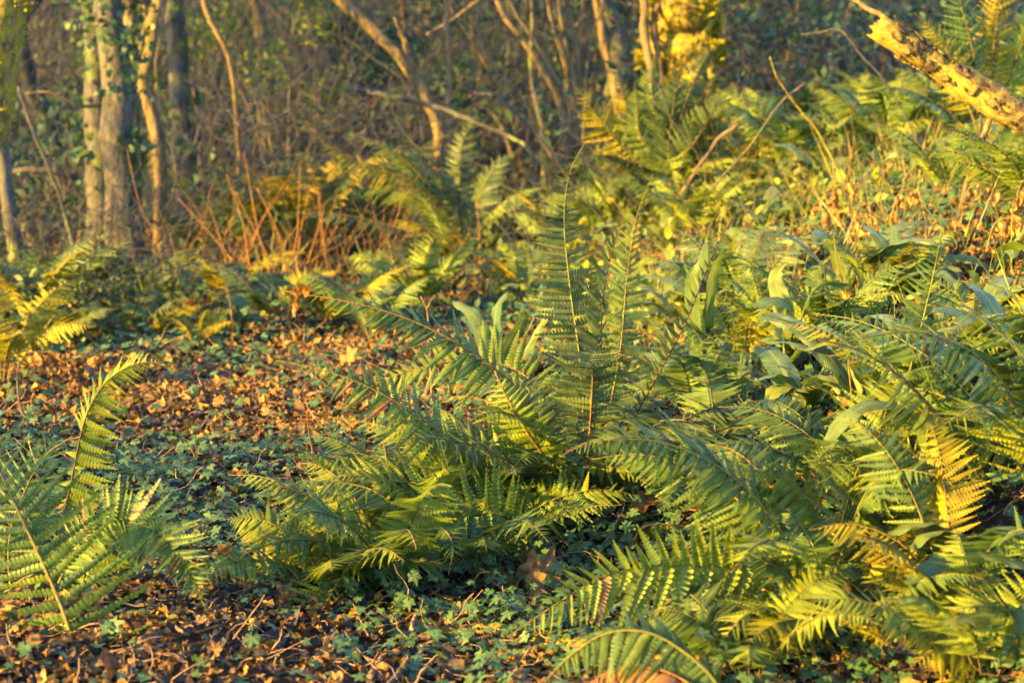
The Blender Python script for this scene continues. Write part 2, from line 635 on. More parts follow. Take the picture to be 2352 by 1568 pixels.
def ivy_outline(n, seed):
    g = np.random.default_rng(seed)
    A = np.linspace(-2.75, 2.75, n)
    R = []
    for a in A:
        v = 0.50
        for b, h, w in ((0, 0.62, 0.26), (0.95, 0.34, 0.22), (-0.95, 0.34, 0.22), (1.9, 0.10, 0.30), (-1.9, 0.10, 0.30)):
            v += h * math.exp(-((a - b) / w) ** 2)
        R.append(v * g.uniform(0.96, 1.04))
    return A, np.array(R) * 0.62


def maple_outline(n, seed):
    g = np.random.default_rng(seed)
    A = np.linspace(-2.6, 2.6, n)
    R = []
    for a in A:
        v = 0.60
        for b, h, w in ((0, 0.42, 0.24), (0.85, 0.32, 0.22), (-0.85, 0.32, 0.22), (1.7, 0.18, 0.24), (-1.7, 0.18, 0.24)):
            v += h * math.exp(-((a - b) / w) ** 2)
        R.append(v * g.uniform(0.90, 1.08))
    return A, np.array(R) * 0.6


IVY = [polar_leaf(*ivy_outline(23, s), cup=c, rings=2, seed=s, crumple=0.02, lobes=IVY_LOBES) for s, c in ((1, 0.25), (2, 0.1), (3, -0.15), (4, 0.4))]
IVY_LO = [polar_leaf(*ivy_outline(12, s), cup=c, rings=1, seed=s, lobes=IVY_LOBES) for s, c in ((1, 0.25), (2, 0.1), (3, 0.3))]
LITTER = [grid_leaf(ovate, 6, 4, c, f, b, wv, s) for s, c, f, b, wv in ((1, 1.2, 0.3, 0.15, 0.25), (2, -1.8, 0.1, -0.2, 0.3), (3, 0.4, 0.6, 0.3, 0.35), (4, -2.5, 0.0, 0.1, 0.25), (5, 2.6, 0.1, -0.25, 0.3))]
LITTER += [grid_leaf(oakish, 9, 4, c, f, b, wv, s) for s, c, f, b, wv in ((6, 1.0, 0.2, 0.2, 0.3), (7, -1.5, 0.3, -0.15, 0.35))]
LITTER += [polar_leaf(*maple_outline(23, s), cup=c, rings=2, seed=s, crumple=0.06, lobes=[0, 0.85, -0.85, 1.7, -1.7]) for s, c in ((8, 0.7), (9, -0.6))]
LITTER_LO = [grid_leaf(ovate, 3, 2, c, f, b, wv, s) for s, c, f, b, wv in ((1, 1.2, 0.4, 0.3, 0.3), (2, -1.8, 0.1, -0.3, 0.4), (3, 0.4, 0.7, 0.3, 0.4))]
OVAL = [grid_leaf(ovate, 4, 2, 0.4, f, b, 0.1, s) for s, f, b in ((1, 0.25, 0.15), (2, 0.1, 0.3), (3, 0.35, 0.0))]
OVAL_LO = [grid_leaf(ovate, 2, 2, 0.3, 0.3, 0.2, 0.0, 1), grid_leaf(ovate, 2, 2, 0.2, 0.1, -0.1, 0.0, 2)]
BLADE = [grid_leaf(lambda t: 0.012 * (1 - t) ** 0.7 + 0.001, 5, 1, 0, 0, b, 0, s) for s, b in ((1, 0.25), (2, 0.6), (3, 0.05))]


def pinna_template(nt, hw, bend, curl, seed, deep=0.8):
    """one leaflet of a frond, 1 long along +x, cut into lobes along both sides; vertex 0 sits on the frond's stalk"""
    g = np.random.default_rng(seed)
    V, T, L = [[0, 0, 0]], [], [[0, 0, 0]]

    def zz(x, y):
        return -bend * x * x - curl * y * y / max(hw, 0.01) * 3

    def vert(x, y):
        y2 = y
        V.append([x, y2, zz(x, y2)])
        L.append([x, y / hw, min(1.0, abs(y) / hw)])
        return len(V) - 1

    dx = 1.0 / (nt + 0.6)
    mid = [0] + [vert(i * dx, 0) for i in range(1, nt + 1)]
    for s in (-1, 1):
        for i in range(nt):
            x = i * dx
            t = (i + 0.5) / nt
            w = hw * (1 - t) ** 0.62 * (0.82 + 0.18 * min(1, t * 8)) * g.uniform(0.92, 1.06)
            a = vert(x + 0.12 * dx, s * w * (1 - deep))
            b = vert(x + 0.50 * dx, s * w * 0.97)
            c = vert(x + 1.12 * dx, s * w * 0.86)
            tri = [[mid[i], mid[i + 1], c], [mid[i], c, b], [mid[i], b, a]]
            T += tri if s > 0 else [q[::-1] for q in tri]
    tip = vert(1.0, 0)
    for s in (-1, 1):
        e = vert(nt * dx * 1.01, s * hw * 0.22)
        tri = [mid[nt], tip, e]
        T.append(tri if s > 0 else tri[::-1])
    return np.array(V, float), np.array(T), np.array(L, float)


PINNA = [pinna_template(12, hw, b, c, s) for s, hw, b, c in ((1, 0.125, 0.06, 0.2), (2, 0.120, 0.14, 0.5), (3, 0.130, 0.02, 0.1), (4, 0.115, 0.24, 0.6), (5, 0.125, -0.06, 0.3))]
PINNA_LONG = [pinna_template(18, hw, b, c, s, 0.9) for s, hw, b, c in ((11, 0.066, 0.06, 0.2), (12, 0.062, 0.14, 0.5), (13, 0.068, 0.02, 0.1), (14, 0.060, 0.22, 0.6), (15, 0.064, -0.05, 0.3))]
PINNA_LO = [pinna_template(5, hw, b, c, s, 0.7) for s, hw, b, c in ((1, 0.14, 0.06, 0.2), (2, 0.135, 0.2, 0.4))]


# ------------------------------------------------------------------ fronds
def rot_about(v, axis, ang):
    c, s = np.cos(ang), np.sin(ang)
    return v * c + np.cross(axis, v) * s + axis * np.sum(axis * v, -1, keepdims=True) * (1 - c)


def frond_layout(ctrl, W, side=None, roll=0.0, npairs=28, bare=0.2, a0=78, a1=48, droop=10, twist=12, seed=0, peak=0.35, left=1.0, right=1.0, hang=0.0):
    g = np.random.default_rng(seed)
    n = npairs + int(npairs * bare / (1 - bare)) + 2
    p = catmull(ctrl, n)
    T = tangents(p)
    if side is None:
        h = p[-1] - p[0]
        h[2] = 0
        if np.linalg.norm(h) < 0.05:
            h = np.array([0, 1.0, 0])
        side = np.cross(unit(h), [0, 0, 1.0])
    face = isinstance(side, str)
    side = np.zeros(3) if face else np.asarray(side, float)
    S = unit(np.cross(T, np.array([[0, 0.99, -0.13]]))) if face else unit(side[None] - T * np.sum(T * side[None], -1, keepdims=True))
    if roll:
        S = rot_about(S, T, math.radians(roll))
    Nn = np.cross(S, T)
    first = n - npairs - 1
    out = []
    down = np.array([0, 0, -1.0])
    for i in range(first, n - 1):
        t = (i - first + 0.5) / npairs
        prof = (0.55 + 0.45 * min(1, t / peak)) * (1 - max(0, (t - peak) / (1 - peak)) ** 1.5) if t > 0 else 0.55
        prof = max(prof, 0.05)
        for s in (-1, 1):
            if g.random() < 0.04:
                continue
            ang = math.radians(a0 + (a1 - a0) * t + g.normal(0, 3.5))
            ln = W * prof * (g.uniform(0.86, 1.08) if g.random() > 0.04 else g.uniform(0.35, 0.8)) * (left if s < 0 else right)
            d = s * S[i] * math.sin(ang) + T[i] * math.cos(ang)
            dr = math.radians(droop + g.normal(0, 8))
            d = d * math.cos(dr) - Nn[i] * math.sin(dr)
            if hang:
                d = unit(d + down * hang * (1 if s * S[i][2] <= 0.2 else 0.35))
            x = unit(d)
            wx = T[i] * s
            wx = unit(wx - x * np.dot(wx, x))
            tw = math.radians(twist * s + g.normal(0, 7))
            wx = rot_about(wx[None], x[None], tw)[0]
            z = np.cross(x, wx)
            out.append((i, s, p[i], np.stack([x * ln, wx * ln, z * ln], -1), g.random()))
    return p, out


PINNA_CACHE = {}


def pinna_meshes(mat, long=False):
    key = mat
    mat = (mat, long)
    if mat not in PINNA_CACHE:
        ms = []
        for V, T, L in (PINNA_LONG if long else PINNA):
            me = build_mesh('pinna', V, T, np.zeros(len(V)), L)
            me.materials.append(MATS[key])
            ms.append(me)
        PINNA_CACHE[mat] = ms
    return PINNA_CACHE[mat]


def add_frond(parent, base, ctrl, W, mat='fern_green', stalk='stalk_tan', r0=0.0032, pieces=False, lo=False, long=False, **kw):
    """a frond: stalk plus leaflets. pieces=True makes every leaflet an object, else the blade is one continuous mesh"""
    base = np.asarray(base, float)
    p, lay = frond_layout(ctrl, W, **kw)
    n = len(p)
    r = 0.8 * r0 * (1 - 0.85 * np.linspace(0, 1, n)) + 0.0002
    ns = 4 if lo else 6
    V, T, L = tube(p, r, ns)
    V = V - base
    seed = kw.get('seed', 0)
    if pieces:
        me = build_mesh('frond', V, T, np.full(len(V), 0.5), L)
        fo = link('frond', me, MATS[stalk], parent)
        g = np.random.default_rng(seed + 99)
        ms = pinna_meshes(mat, long)
        dead = pinna_meshes('fern_rust', long)
        for (i, s, q, M, tn) in lay:
            o = bpy.data.objects.new('pinna', (dead if g.random() < 0.035 else ms)[int(g.integers(0, len(ms)))])
            COL.objects.link(o)
            o.parent = fo
            m4 = Matrix.Identity(4)
            for a in range(3):
                for b in range(3):
                    m4[a][b] = M[a, b]
                m4[a][3] = q[a] - base[a]
            o.matrix_basis = m4
        return fo
    temps = PINNA_LO if lo else (PINNA_LONG if long else PINNA)
    g = np.random.default_rng(seed + 99)
    Vs, Ts, As, Ls, off = [V], [T], [np.full(len(V), 0.5)], [L], len(V)
    pick = g.integers(0, len(temps), len(lay))
    for (i, s, q, M, tn), k in zip(lay, pick):
        Vt, Tt, Lt = temps[k]
        v = Vt[1:] @ M.T + (q - base)
        t = Tt + (off - 1)
        t[Tt == 0] = i * ns + (0 if s < 0 else ns // 2)      # the leaflet grows out of the stalk
        Vs.append(v)
        Ts.append(t)
        As.append(np.full(len(v), (tn * 0.35 + (seed * 0.377)) % 1.0))
        Ls.append(Lt[1:])
        off += len(v)
    nst = len(T)
    me = build_mesh('frond', np.concatenate(Vs), np.concatenate(Ts), np.concatenate(As), np.concatenate(Ls))
    me.materials.append(MATS[stalk])
    me.materials.append(MATS[mat])
    idx = np.ones(len(me.polygons), dtype=np.int32)
    idx[:nst] = 0
    me.polygons.foreach_set('material_index', idx)
    return link('frond', me, None, parent)


def crown_frond(base, az, length, rise=70, end=-15, k=6, g=None, curve=1.0):
    """control points of a natural frond that rises from the crown and arches over"""
    p = np.array(base, float)
    pts = [p.copy()]
    h = np.array([math.cos(az), math.sin(az), 0])
    for i in range(k):
        t = (i + 0.5) / k
        e = math.radians(rise + (end - rise) * t ** (1.4 * curve))
        p = p + (h * math.cos(e) + np.array([0, 0, 1]) * math.sin(e)) * length / k
        pts.append(p.copy())
    return np.array(pts)


def fern(label, px, py, n, length, W, group=None, mats=('fern_green',), lo=True, seed=0, rise=(62, 78), end=(-25, 10), az=None, npairs=24, loc=None, lean=0.0, stalk='stalk_tan'):
    g = np.random.default_rng(seed)
    b = G(px, py) if loc is None else np.array(loc, float)
    t = thing('fern', label, 'fern', b, group)
    for i in range(n):
        a = (i / n * 2 * math.pi + g.normal(0, 0.25)) if az is None else az[0] + (az[1] - az[0]) * (i + g.uniform(0.2, 0.8)) / n
        ln = length * g.uniform(0.75, 1.1)
        c = crown_frond(b + np.array([math.cos(a), math.sin(a), 0]) * 0.015, a, ln, g.uniform(*rise), g.uniform(*end), g=g, curve=g.uniform(0.8, 1.3))
        c[1:, 0] += lean * np.linspace(0, 1, len(c) - 1) ** 2
        add_frond(t, b, c, W * g.uniform(0.85, 1.1), mats[int(g.integers(0, len(mats)))], stalk, lo=lo, npairs=npairs, seed=seed * 31 + i, roll=g.normal(0, 10) + 24 * math.cos(a), droop=g.uniform(0, 18), r0=0.003 * (length / 0.6))
    return t


def pfrond(parent, base, pix, W, **kw):
    """a frond through points given as (px, py, metres ahead)"""
    return add_frond(parent, base, np.array([P(*q) for q in pix]), W, **kw)


# ------------------------------------------------------------------ the woodland floor
def make_ground():
    ys = np.concatenate([np.arange(-14, 2, 0.8), np.arange(2, 12, 0.07), np.arange(12, 30, 0.35), np.arange(30, 62, 1.5), np.linspace(62, 420, 14)])
    xs = np.concatenate([-np.linspace(300, 18, 12), np.arange(-16, -3.4, 0.5), np.arange(-3.4, 3.4, 0.07), np.arange(3.4, 16, 0.5), np.linspace(18, 300, 12)])
    X, Y = np.meshgrid(xs, ys, indexing='ij')
    Z = terr(X, np.minimum(Y, 62))
    Z = np.where((np.abs(X) < 4) & (Y < 12), Z + 0.006 * (rng.random(X.shape) - 0.5), Z)
    V = np.stack([X, Y, Z], -1).reshape(-1, 3)
    m = len(ys)
    i, j = np.meshgrid(np.arange(len(xs) - 1), np.arange(m - 1), indexing='ij')
    a = i * m + j
    T = np.concatenate([np.stack([a, a + m, a + m + 1], -1).reshape(-1, 3), np.stack([a, a + m + 1, a + 1], -1).reshape(-1, 3)])
    o = link('ground', build_mesh('ground', V, T), MATS['soil'])
    tag(o, 'dark soil of the woodland floor rising as a bank', kind='structure')


make_ground()


# ------------------------------------------------------------------ trees and stems
def stem_mesh(ctrl, r0, r1, n=28, ns=10, rough=0.12, seed=0, flare=0.0, origin=None):
    p = catmull(ctrl, n)
    g = np.random.default_rng(seed)
    p[1:-1] += g.normal(0, 0.15 * r0, p[1:-1].shape)
    t = np.linspace(0, 1, n)
    r = r0 + (r1 - r0) * t + flare * r0 * np.exp(-t * 14)
    V, T, L = tube(p, r, ns, rough, seed)
    if origin is not None:
        V = V - origin
    return build_mesh('stem', V, T, np.full(len(V), 0.5), L), p


def twig_crown(parent, base, starts, dirs, lengths, mat='twig', name='crown', r=0.006, leaves=0, leafmat='shrub_green', seed=0, sub=3):
    """thin branching twigs (and a few leaves) above the trunk"""
    g = np.random.default_rng(seed)
    p1 = walks(np.asarray(starts), np.asarray(dirs), np.asarray(lengths), 8, 0.18, 0.05, g)
    n = len(p1)
    mb = MB()
    V, T, a = many_tubes(p1, np.linspace(r, r * 0.35, 8)[None] * np.ones((n, 1)), 4)
    mb.add(V - base, T, a)
    idx = g.integers(0, n, n * sub)
    kk = g.integers(2, 8, n * sub)
    st = p1[idx, kk]
    d2 = unit(p1[idx, np.minimum(kk, 6) + 1] - p1[idx, np.minimum(kk, 6)]) + g.normal(0, 0.6, (n * sub, 3))
    p2 = walks(st, d2, g.uniform(0.3, 0.8, n * sub) * np.asarray(lengths)[idx] * 0.6, 6, 0.22, 0.03, g)
    V, T, a = many_tubes(p2, np.linspace(r * 0.45, r * 0.15, 6)[None] * np.ones((n * sub, 1)), 3)
    mb.add(V - base, T, a)
    o = link(name, mb.mesh(name), MATS[mat], parent)
    o['kind'] = 'stuff'
    if leaves:
        pick = g.integers(0, len(p2), leaves)
        pos = p2[pick, g.integers(1, 6, leaves)] + g.normal(0, 0.04, (leaves, 3))
        M = leaf_mats(g.normal(0, 0.6, (leaves, 3)) + [0, 0, 0.7], g.normal(0, 1, (leaves, 3)), g.uniform(0.045, 0.085, leaves))
        mb = MB()
        scatter(mb, OVAL_LO, pos - base, M, g.random(leaves))
        o = link('foliage', mb.mesh('foliage'), MATS[leafmat], parent)
        o['kind'] = 'stuff'


def ivy_on(parent, base, path, r, n, seed=0, spread=0.05, size=(0.04, 0.07), toward=None):
    """ivy leaves clinging round a stem"""
    g = np.random.default_rng(seed)
    k = g.integers(0, len(path), n)
    th = g.uniform(0, 6.28, n)
    outv = np.stack([np.cos(th), np.sin(th), np.zeros(n)], 1)
    if toward is not None:
        outv = unit(outv + np.asarray(toward))
    pos = path[k] + outv * (r + np.abs(g.normal(0, spread, n)))[:, None] + g.normal(0, 0.03, (n, 3))
    M = leaf_mats(outv + g.normal(0, 0.5, (n, 3)), np.array([0, 0, -1.0]) + g.normal(0, 0.7, (n, 3)), g.uniform(*size, n))
    mb = MB()
    scatter(mb, IVY_LO, pos - base, M, g.random(n))
    o = link('ivy', mb.mesh('ivy'), MATS['ivy_green'], parent)
    o['kind'] = 'stuff'
    return o


def tree(label, pix, r0, r1, mat, d=None, name='tree', cat='tree', group=None, seed=0, up=3.5, ns=12, flare=0.5, crown=True, rough=0.12, limbs=2, ivy=None, n=34, forks=()):
    """pix: (px, py, metres ahead) from the foot upwards; the trunk then goes on above the frame"""
    g = np.random.default_rng(seed)
    c = [P(*q) for q in pix]
    foot = c[0].copy()
    foot[2] = min(foot[2], terr1(foot[0], foot[1])) - 0.03
    c[0] = foot
    d = unit(c[-1] - c[-2])
    d = unit(d + np.array([0, 0, 0.6]))
    if up > 0:
        c.append(c[-1] + d * up * 0.5 + g.normal(0, 0.08, 3))
        c.append(c[-1] + unit(d + np.array([0, 0, 0.4])) * up * 0.5 + g.normal(0, 0.1, 3))
    base = foot + np.array([0, 0, 0.03])
    t = thing(name, label, cat, base, group)
    me, p = stem_mesh(c, r0, r1, n, ns, rough, seed, flare, base)
    link('trunk', me, MATS[mat], t)
    for f in forks:
        fc = [P(*q) for q in f['pix']]
        if f.get('up', 0):
            fd = unit(unit(fc[-1] - fc[-2]) + np.array([0, 0, 0.5]))
            fc.append(fc[-1] + fd * f['up'])
        me, fp = stem_mesh(fc, f['r0'], f['r1'], 18, 8, rough, seed + 7, 0, base)
        link('limb', me, MATS[f.get('mat', mat)], t)
    if crown and up > 0:
        hi = np.where(p[:, 2] > CAM_Z + 0.05 * p[:, 1])[0]
        if len(hi) > 3:
            for q in range(limbs):
                s = p[hi[int(g.uniform(0.2, 0.9) * (len(hi) - 1))]]
                a = g.uniform(0, 6.28)
                dd = np.array([math.cos(a), math.sin(a), 0.9])
                lp = [s, s + dd * 0.45, s + dd * 0.8 + [0, 0, 0.35], s + dd * 1.1 + [0, 0, 0.9]]
                me, _ = stem_mesh(lp, r1 * 0.7, r1 * 0.25, 12, 6, 0.05, seed + q, 0, base)
                link('limb', me, MATS[mat], t)
            m = 24
            st = p[hi[(g.uniform(0.15, 1, m) * (len(hi) - 1)).astype(int)]]
            dr = np.stack([g.normal(0, 1, m), g.normal(0, 1, m), g.uniform(0.2, 1.2, m)], 1)
            twig_crown(t, base, st, dr, g.uniform(0.6, 1.5, m), seed=seed, leaves=0, r=0.006)
    if ivy:
        for iv in ivy:
            lo_, hi_ = iv['z']
            sel = p[(p[:, 2] > lo_) & (p[:, 2] < hi_)]
            if len(sel) < 2:
                continue
            fine = catmull(sel, 60)
            ivy_on(t, base, fine, r0 * 0.9, iv['n'], seed + 3, iv.get('spread', 0.05), iv.get('size', (0.04, 0.075)), iv.get('toward'))
    return t, p, base


# big mossy trunk at the left edge, nearest of the trees
t0, p0, b0 = tree('thick mossy trunk leaning in, golden lit, cut by the left edge', [(-150, 700, 7.0), (-66, 380, 7.0), (-22, 180, 7.0), (18, 0, 7.0), (38, -90, 7.0)], 0.082, 0.074, 'bark_moss_sunlit', seed=3, flare=0.3, rough=0.16, ns=18, n=44)
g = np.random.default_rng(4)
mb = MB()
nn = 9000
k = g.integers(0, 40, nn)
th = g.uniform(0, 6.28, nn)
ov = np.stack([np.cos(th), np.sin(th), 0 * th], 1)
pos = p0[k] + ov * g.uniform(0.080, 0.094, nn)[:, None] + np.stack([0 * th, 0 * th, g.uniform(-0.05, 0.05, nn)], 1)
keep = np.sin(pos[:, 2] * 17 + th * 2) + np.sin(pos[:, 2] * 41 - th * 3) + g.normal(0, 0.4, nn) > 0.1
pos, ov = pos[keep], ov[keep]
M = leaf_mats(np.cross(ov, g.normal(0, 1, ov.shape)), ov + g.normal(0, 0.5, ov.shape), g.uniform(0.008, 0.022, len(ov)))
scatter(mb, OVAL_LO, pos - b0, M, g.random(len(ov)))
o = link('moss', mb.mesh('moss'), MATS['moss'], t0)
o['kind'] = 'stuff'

tree('grey ivy-draped trunk with a swollen ring, behind its paler twin', [(238, 560, 10.6), (226, 400, 10.6), (222, 320, 10.6), (228, 180, 10.6), (212, 60, 10.6), (206, -40, 10.6)], 0.062, 0.055, 'bark_grey', seed=5,
     ivy=[{'z': (0.95, 3.0), 'n': 900, 'spread': 0.09, 'size': (0.03, 0.055)}, {'z': (0.3, 0.9), 'n': 60, 'spread': 0.03}])
tree('pale straight trunk with ivy up its shaded side, front one of the pair', [(300, 640, 9.9), (283, 560, 9.9), (274, 420, 9.9), (266, 250, 9.9), (262, 100, 9.95), (256, -40, 10.0)], 0.072, 0.058, 'bark_pale', seed=6, flare=0.6,
     ivy=[{'z': (0.72, 3.0), 'n': 1100, 'spread': 0.09, 'size': (0.03, 0.055), 'toward': (0.9, -0.2, 0)}, {'z': (0.15, 0.8), 'n': 120, 'spread': 0.03, 'toward': (1.2, 0.2, 0)}])
tree('short broken pinkish trunk behind the ivy-clad pair', [(312, 560, 12.0), (306, 300, 12.0), (300, 120, 12.0), (298, -20, 12.0)], 0.04, 0.036, 'bark_tan', seed=7,
     ivy=[{'z': (0.9, 1.9), 'n': 150, 'spread': 0.06}])
tree('twisted kinked stem glowing orange beside the ivy-clad trunks', [(372, 560, 10.3), (366, 420, 10.3), (362, 330, 10.3), (345, 235, 10.3), (322, 190, 10.3), (345, 130, 10.3), (352, 40, 10.3), (360, -40, 10.3)], 0.033, 0.016, 'bark_tan', seed=8, rough=0.2, up=2.5,
     forks=[{'pix': [(328, 200, 10.3), (322, 120, 10.35), (335, 40, 10.4), (325, -30, 10.4)], 'r0': 0.012, 'r1': 0.007, 'up': 1.0}, {'pix': [(372, 260, 10.4), (358, 160, 10.5), (372, 60, 10.5), (380, -30, 10.5)], 'r0': 0.011, 'r1': 0.006, 'up': 1.0}])
tree('dim straight grey trunk behind the twisted stem', [(432, 520, 13.0), (418, 280, 13.0), (408, 120, 13.0), (395, -30, 13.0)], 0.075, 0.06, 'bark_grey', seed=9,
     ivy=[{'z': (0.35, 0.9), 'n': 120}, {'z': (1.1, 2.4), 'n': 60}])
tree('slim leaning trunk at the left edge below the mossy trunk', [(50, 600, 9.0), (22, 480, 9.0), (6, 330, 9.0), (-10, 200, 9.0)], 0.035, 0.03, 'bark_grey', seed=10, up=2)
tree('pair of forked leaning stems, the brightest in the middle distance', [(1012, 420, 11.0), (1008, 310, 11.0), (985, 240, 11.0), (950, 170, 11.0), (880, 90, 11.0), (780, 5, 11.0), (740, -40, 11.0)], 0.036, 0.018, 'bark_tan', seed=12, up=1.8,
     forks=[{'pix': [(965, 200, 11.0), (945, 150, 11.0), (928, 90, 11.0), (905, 40, 11.0)], 'r0': 0.025, 'r1': 0.008}])
tree('slender upright wavy stem beside the forked leaning stems', [(1046, 430, 11.6), (1036, 290, 11.6), (1030, 240, 11.6), (1034, 180, 11.6), (1028, 90, 11.6), (1030, -30, 11.6)], 0.018, 0.013, 'bark_tan', seed=13)
# many-stemmed hazel
base_h = G(1318, 345)
th_ = thing('hazel_shrub', 'many-stemmed hazel fanning upward from one stool in golden light', 'shrub', base_h)
dh = 12.0
base_h = P(1315, 330, dh)
base_h[2] = terr1(base_h[0], dh)
th_.location = base_h
hz = [([(1308, 330), (1290, 250), (1245, 160), (1190, 80), (1130, -20)], 0.021), ([(1314, 330), (1300, 240), (1262, 160), (1205, 60), (1160, -20)], 0.015),
      ([(1320, 330), (1310, 220), (1290, 130), (1270, 60), (1255, -20)], 0.013), ([(1322, 330), (1322, 230), (1300, 120), (1290, 40), (1284, -20)], 0.022),
      ([(1328, 330), (1330, 200), (1322, 110), (1308, 20), (1300, -20)], 0.017), ([(1318, 130), (1330, 80), (1338, 20), (1336, -30)], 0.012),
      ([(1334, 330), (1345, 210), (1352, 120), (1380, 20), (1384, -20)], 0.010)]
for q, (px, rr) in enumerate(hz):
    cc = [P(a, b, dh + 0.03 * q) for a, b in px]
    cc[0][2] = min(cc[0][2], base_h[2] - 0.02) if px[0][1] > 300 else cc[0][2]
    cc.append(cc[-1] + unit(cc[-1] - cc[-2] + np.array([0, 0, 0.1])) * 1.4)
    me, hp = stem_mesh(cc, rr, rr * 0.45, 22, 8, 0.08, 40 + q, 0.3, base_h)
    link('stem', me, MATS['bark_tan'], th_)
tree('dark slanting stem to the right of the hazel', [(1440, 330, 13.0), (1410, 190, 13.0), (1385, 100, 13.0), (1365, -30, 13.0)], 0.022, 0.016, 'bark_tan', seed=15)
tree('pale bent stem with a kink between the arching branches', [(1255, 380, 12.4), (1245, 290, 12.4), (1225, 210, 12.4), (1218, 130, 12.4), (1226, 60, 12.4), (1220, -30, 12.4)], 0.015, 0.010, 'bark_grey', seed=16)


def fallen(label, pix, r0, r1, mat, name='branch', cat='branch', n=26, ns=8, rough=0.12, seed=0, group=None, twigs=(), foot=False):
    c = np.array([P(*q) for q in pix])
    if foot:                                                # carry the lower end on down into the ground
        d = unit(c[0] - c[1])
        q = c[0].copy()
        for _ in range(400):
            if q[2] < terr1(q[0], q[1]) - 0.02:
                break
            q = q + d * 0.01 + np.array([0, 0, -0.004])
        c = np.vstack([q, c])
    b = c[0]
    me, p = stem_mesh(c, r0, r1, n, ns, rough, seed, 0, b)
    if not twigs:
        o = link(name, me, MATS[mat], None, b)
        return tag(o, label, cat, group)
    t = thing(name, label, cat, b, group)
    link('main_stem', me, MATS[mat], t)
    for q, (pp, rr) in enumerate(twigs):
        me, _ = stem_mesh([P(*z) for z in pp], rr, rr * 0.4, 12, 6, 0.1, seed + q + 1, 0, b)
        link('side_twig', me, MATS[mat], t)
    return t


fallen('long bare branch arching down through the leaning stems', [(790, 200, 10.6), (900, 222, 10.5), (1000, 245, 10.5), (1100, 285, 10.4), (1170, 315, 10.4), (1215, 345, 10.3), (1235, 400, 10.3)], 0.016, 0.010, 'bark_grey', seed=20)
fallen('reddish stem arching over to the foot of the hazel', [(1085, 214, 11.3), (1140, 222, 11.3), (1190, 265, 11.3), (1240, 320, 11.3), (1275, 370, 11.3)], 0.008, 0.013, 'twig_red', seed=21)
fallen('thin slanting branch crossing the top above the leaning stems', [(980, 80, 11.8), (1040, 45, 11.8), (1100, 0, 11.8), (1150, -40, 11.8), (1240, -130, 11.8)], 0.008, 0.012, 'bark_tan', seed=22)
fallen('thin grey pole leaning beside the mossy trunk', [(152, 500, 9.2), (118, 400, 9.2), (72, 290, 9.2), (42, 200, 9.2)], 0.011, 0.008, 'bark_grey', seed=23, name='leaning_pole', cat='pole', foot=True)
fallen('horizontal fallen trunk in the shade behind the leaning pole', [(20, 395, 10.8), (100, 392, 10.8), (190, 410, 10.9), (260, 425, 11.0)], 0.018, 0.016, 'bark_dark', seed=24, name='fallen_log', cat='log')
fallen('crooked rosy twig hanging left of the ivy-clad pair', [(60, 215, 10.2), (110, 212, 10.2), (150, 228, 10.2), (190, 245, 10.2), (235, 240, 10.4)], 0.006, 0.012, 'bark_tan', seed=25, name='twig', cat='twig')
fallen('short slanting branch right of the twisted stem', [(420, 190, 10.8), (470, 210, 10.8), (520, 250, 10.8), (560, 300, 10.8)], 0.007, 0.010, 'twig_red', seed=26)
fallen('broken upper branch slanting above the brushwood tangle', [(462, -20, 11.4), (480, 40, 11.4), (505, 85, 11.4), (530, 150, 11.4), (545, 300, 11.4), (550, 420, 11.4)], 0.016, 0.012, 'bark_tan', seed=27)

# the sunlit mossy stump with shoots at the top
bs = P(1570, 330, 10.2)
bs[2] = terr1(bs[0], bs[1])
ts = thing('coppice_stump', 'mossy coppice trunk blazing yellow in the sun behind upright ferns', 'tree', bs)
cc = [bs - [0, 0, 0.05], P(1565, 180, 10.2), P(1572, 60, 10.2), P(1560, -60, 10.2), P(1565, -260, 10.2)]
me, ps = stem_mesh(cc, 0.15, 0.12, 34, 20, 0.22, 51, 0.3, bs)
link('trunk', me, MATS['bark_moss_sunlit'], ts)
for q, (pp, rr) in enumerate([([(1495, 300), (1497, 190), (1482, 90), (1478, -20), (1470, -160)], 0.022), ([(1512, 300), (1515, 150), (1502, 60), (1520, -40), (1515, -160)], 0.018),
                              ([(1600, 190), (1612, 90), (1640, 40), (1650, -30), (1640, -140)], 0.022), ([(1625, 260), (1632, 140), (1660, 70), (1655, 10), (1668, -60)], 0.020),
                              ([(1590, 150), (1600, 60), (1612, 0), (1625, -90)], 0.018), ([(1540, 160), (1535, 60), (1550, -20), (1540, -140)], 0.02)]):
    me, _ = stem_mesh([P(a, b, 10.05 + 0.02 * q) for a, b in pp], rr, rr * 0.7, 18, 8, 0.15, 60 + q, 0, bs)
    link('shoot', me, MATS['bark_tan' if q < 2 else 'bark_moss_sunlit'], ts)
nn = 9000
g = np.random.default_rng(8)
k = g.integers(0, 24, nn)
th = g.uniform(0, 6.28, nn)
ov = np.stack([np.cos(th), np.sin(th), 0 * th], 1)
pos = ps[k] + ov * g.uniform(0.145, 0.172, nn)[:, None] + np.stack([0 * th, 0 * th, g.uniform(-0.05, 0.05, nn)], 1)
keep = np.sin(pos[:, 2] * 13 + th * 2) + np.sin(pos[:, 2] * 37 - th * 3) + g.normal(0, 0.4, nn) > -0.1
pos, ov = pos[keep], ov[keep]
M = leaf_mats(np.cross(ov, g.normal(0, 1, ov.shape)), ov + g.normal(0, 0.6, ov.shape), g.uniform(0.02, 0.045, len(ov)))
mb = MB()
scatter(mb, OVAL_LO, pos - bs, M, g.random(len(ov)))
o = link('moss', mb.mesh('moss'), MATS['moss'], ts)
o['kind'] = 'stuff'

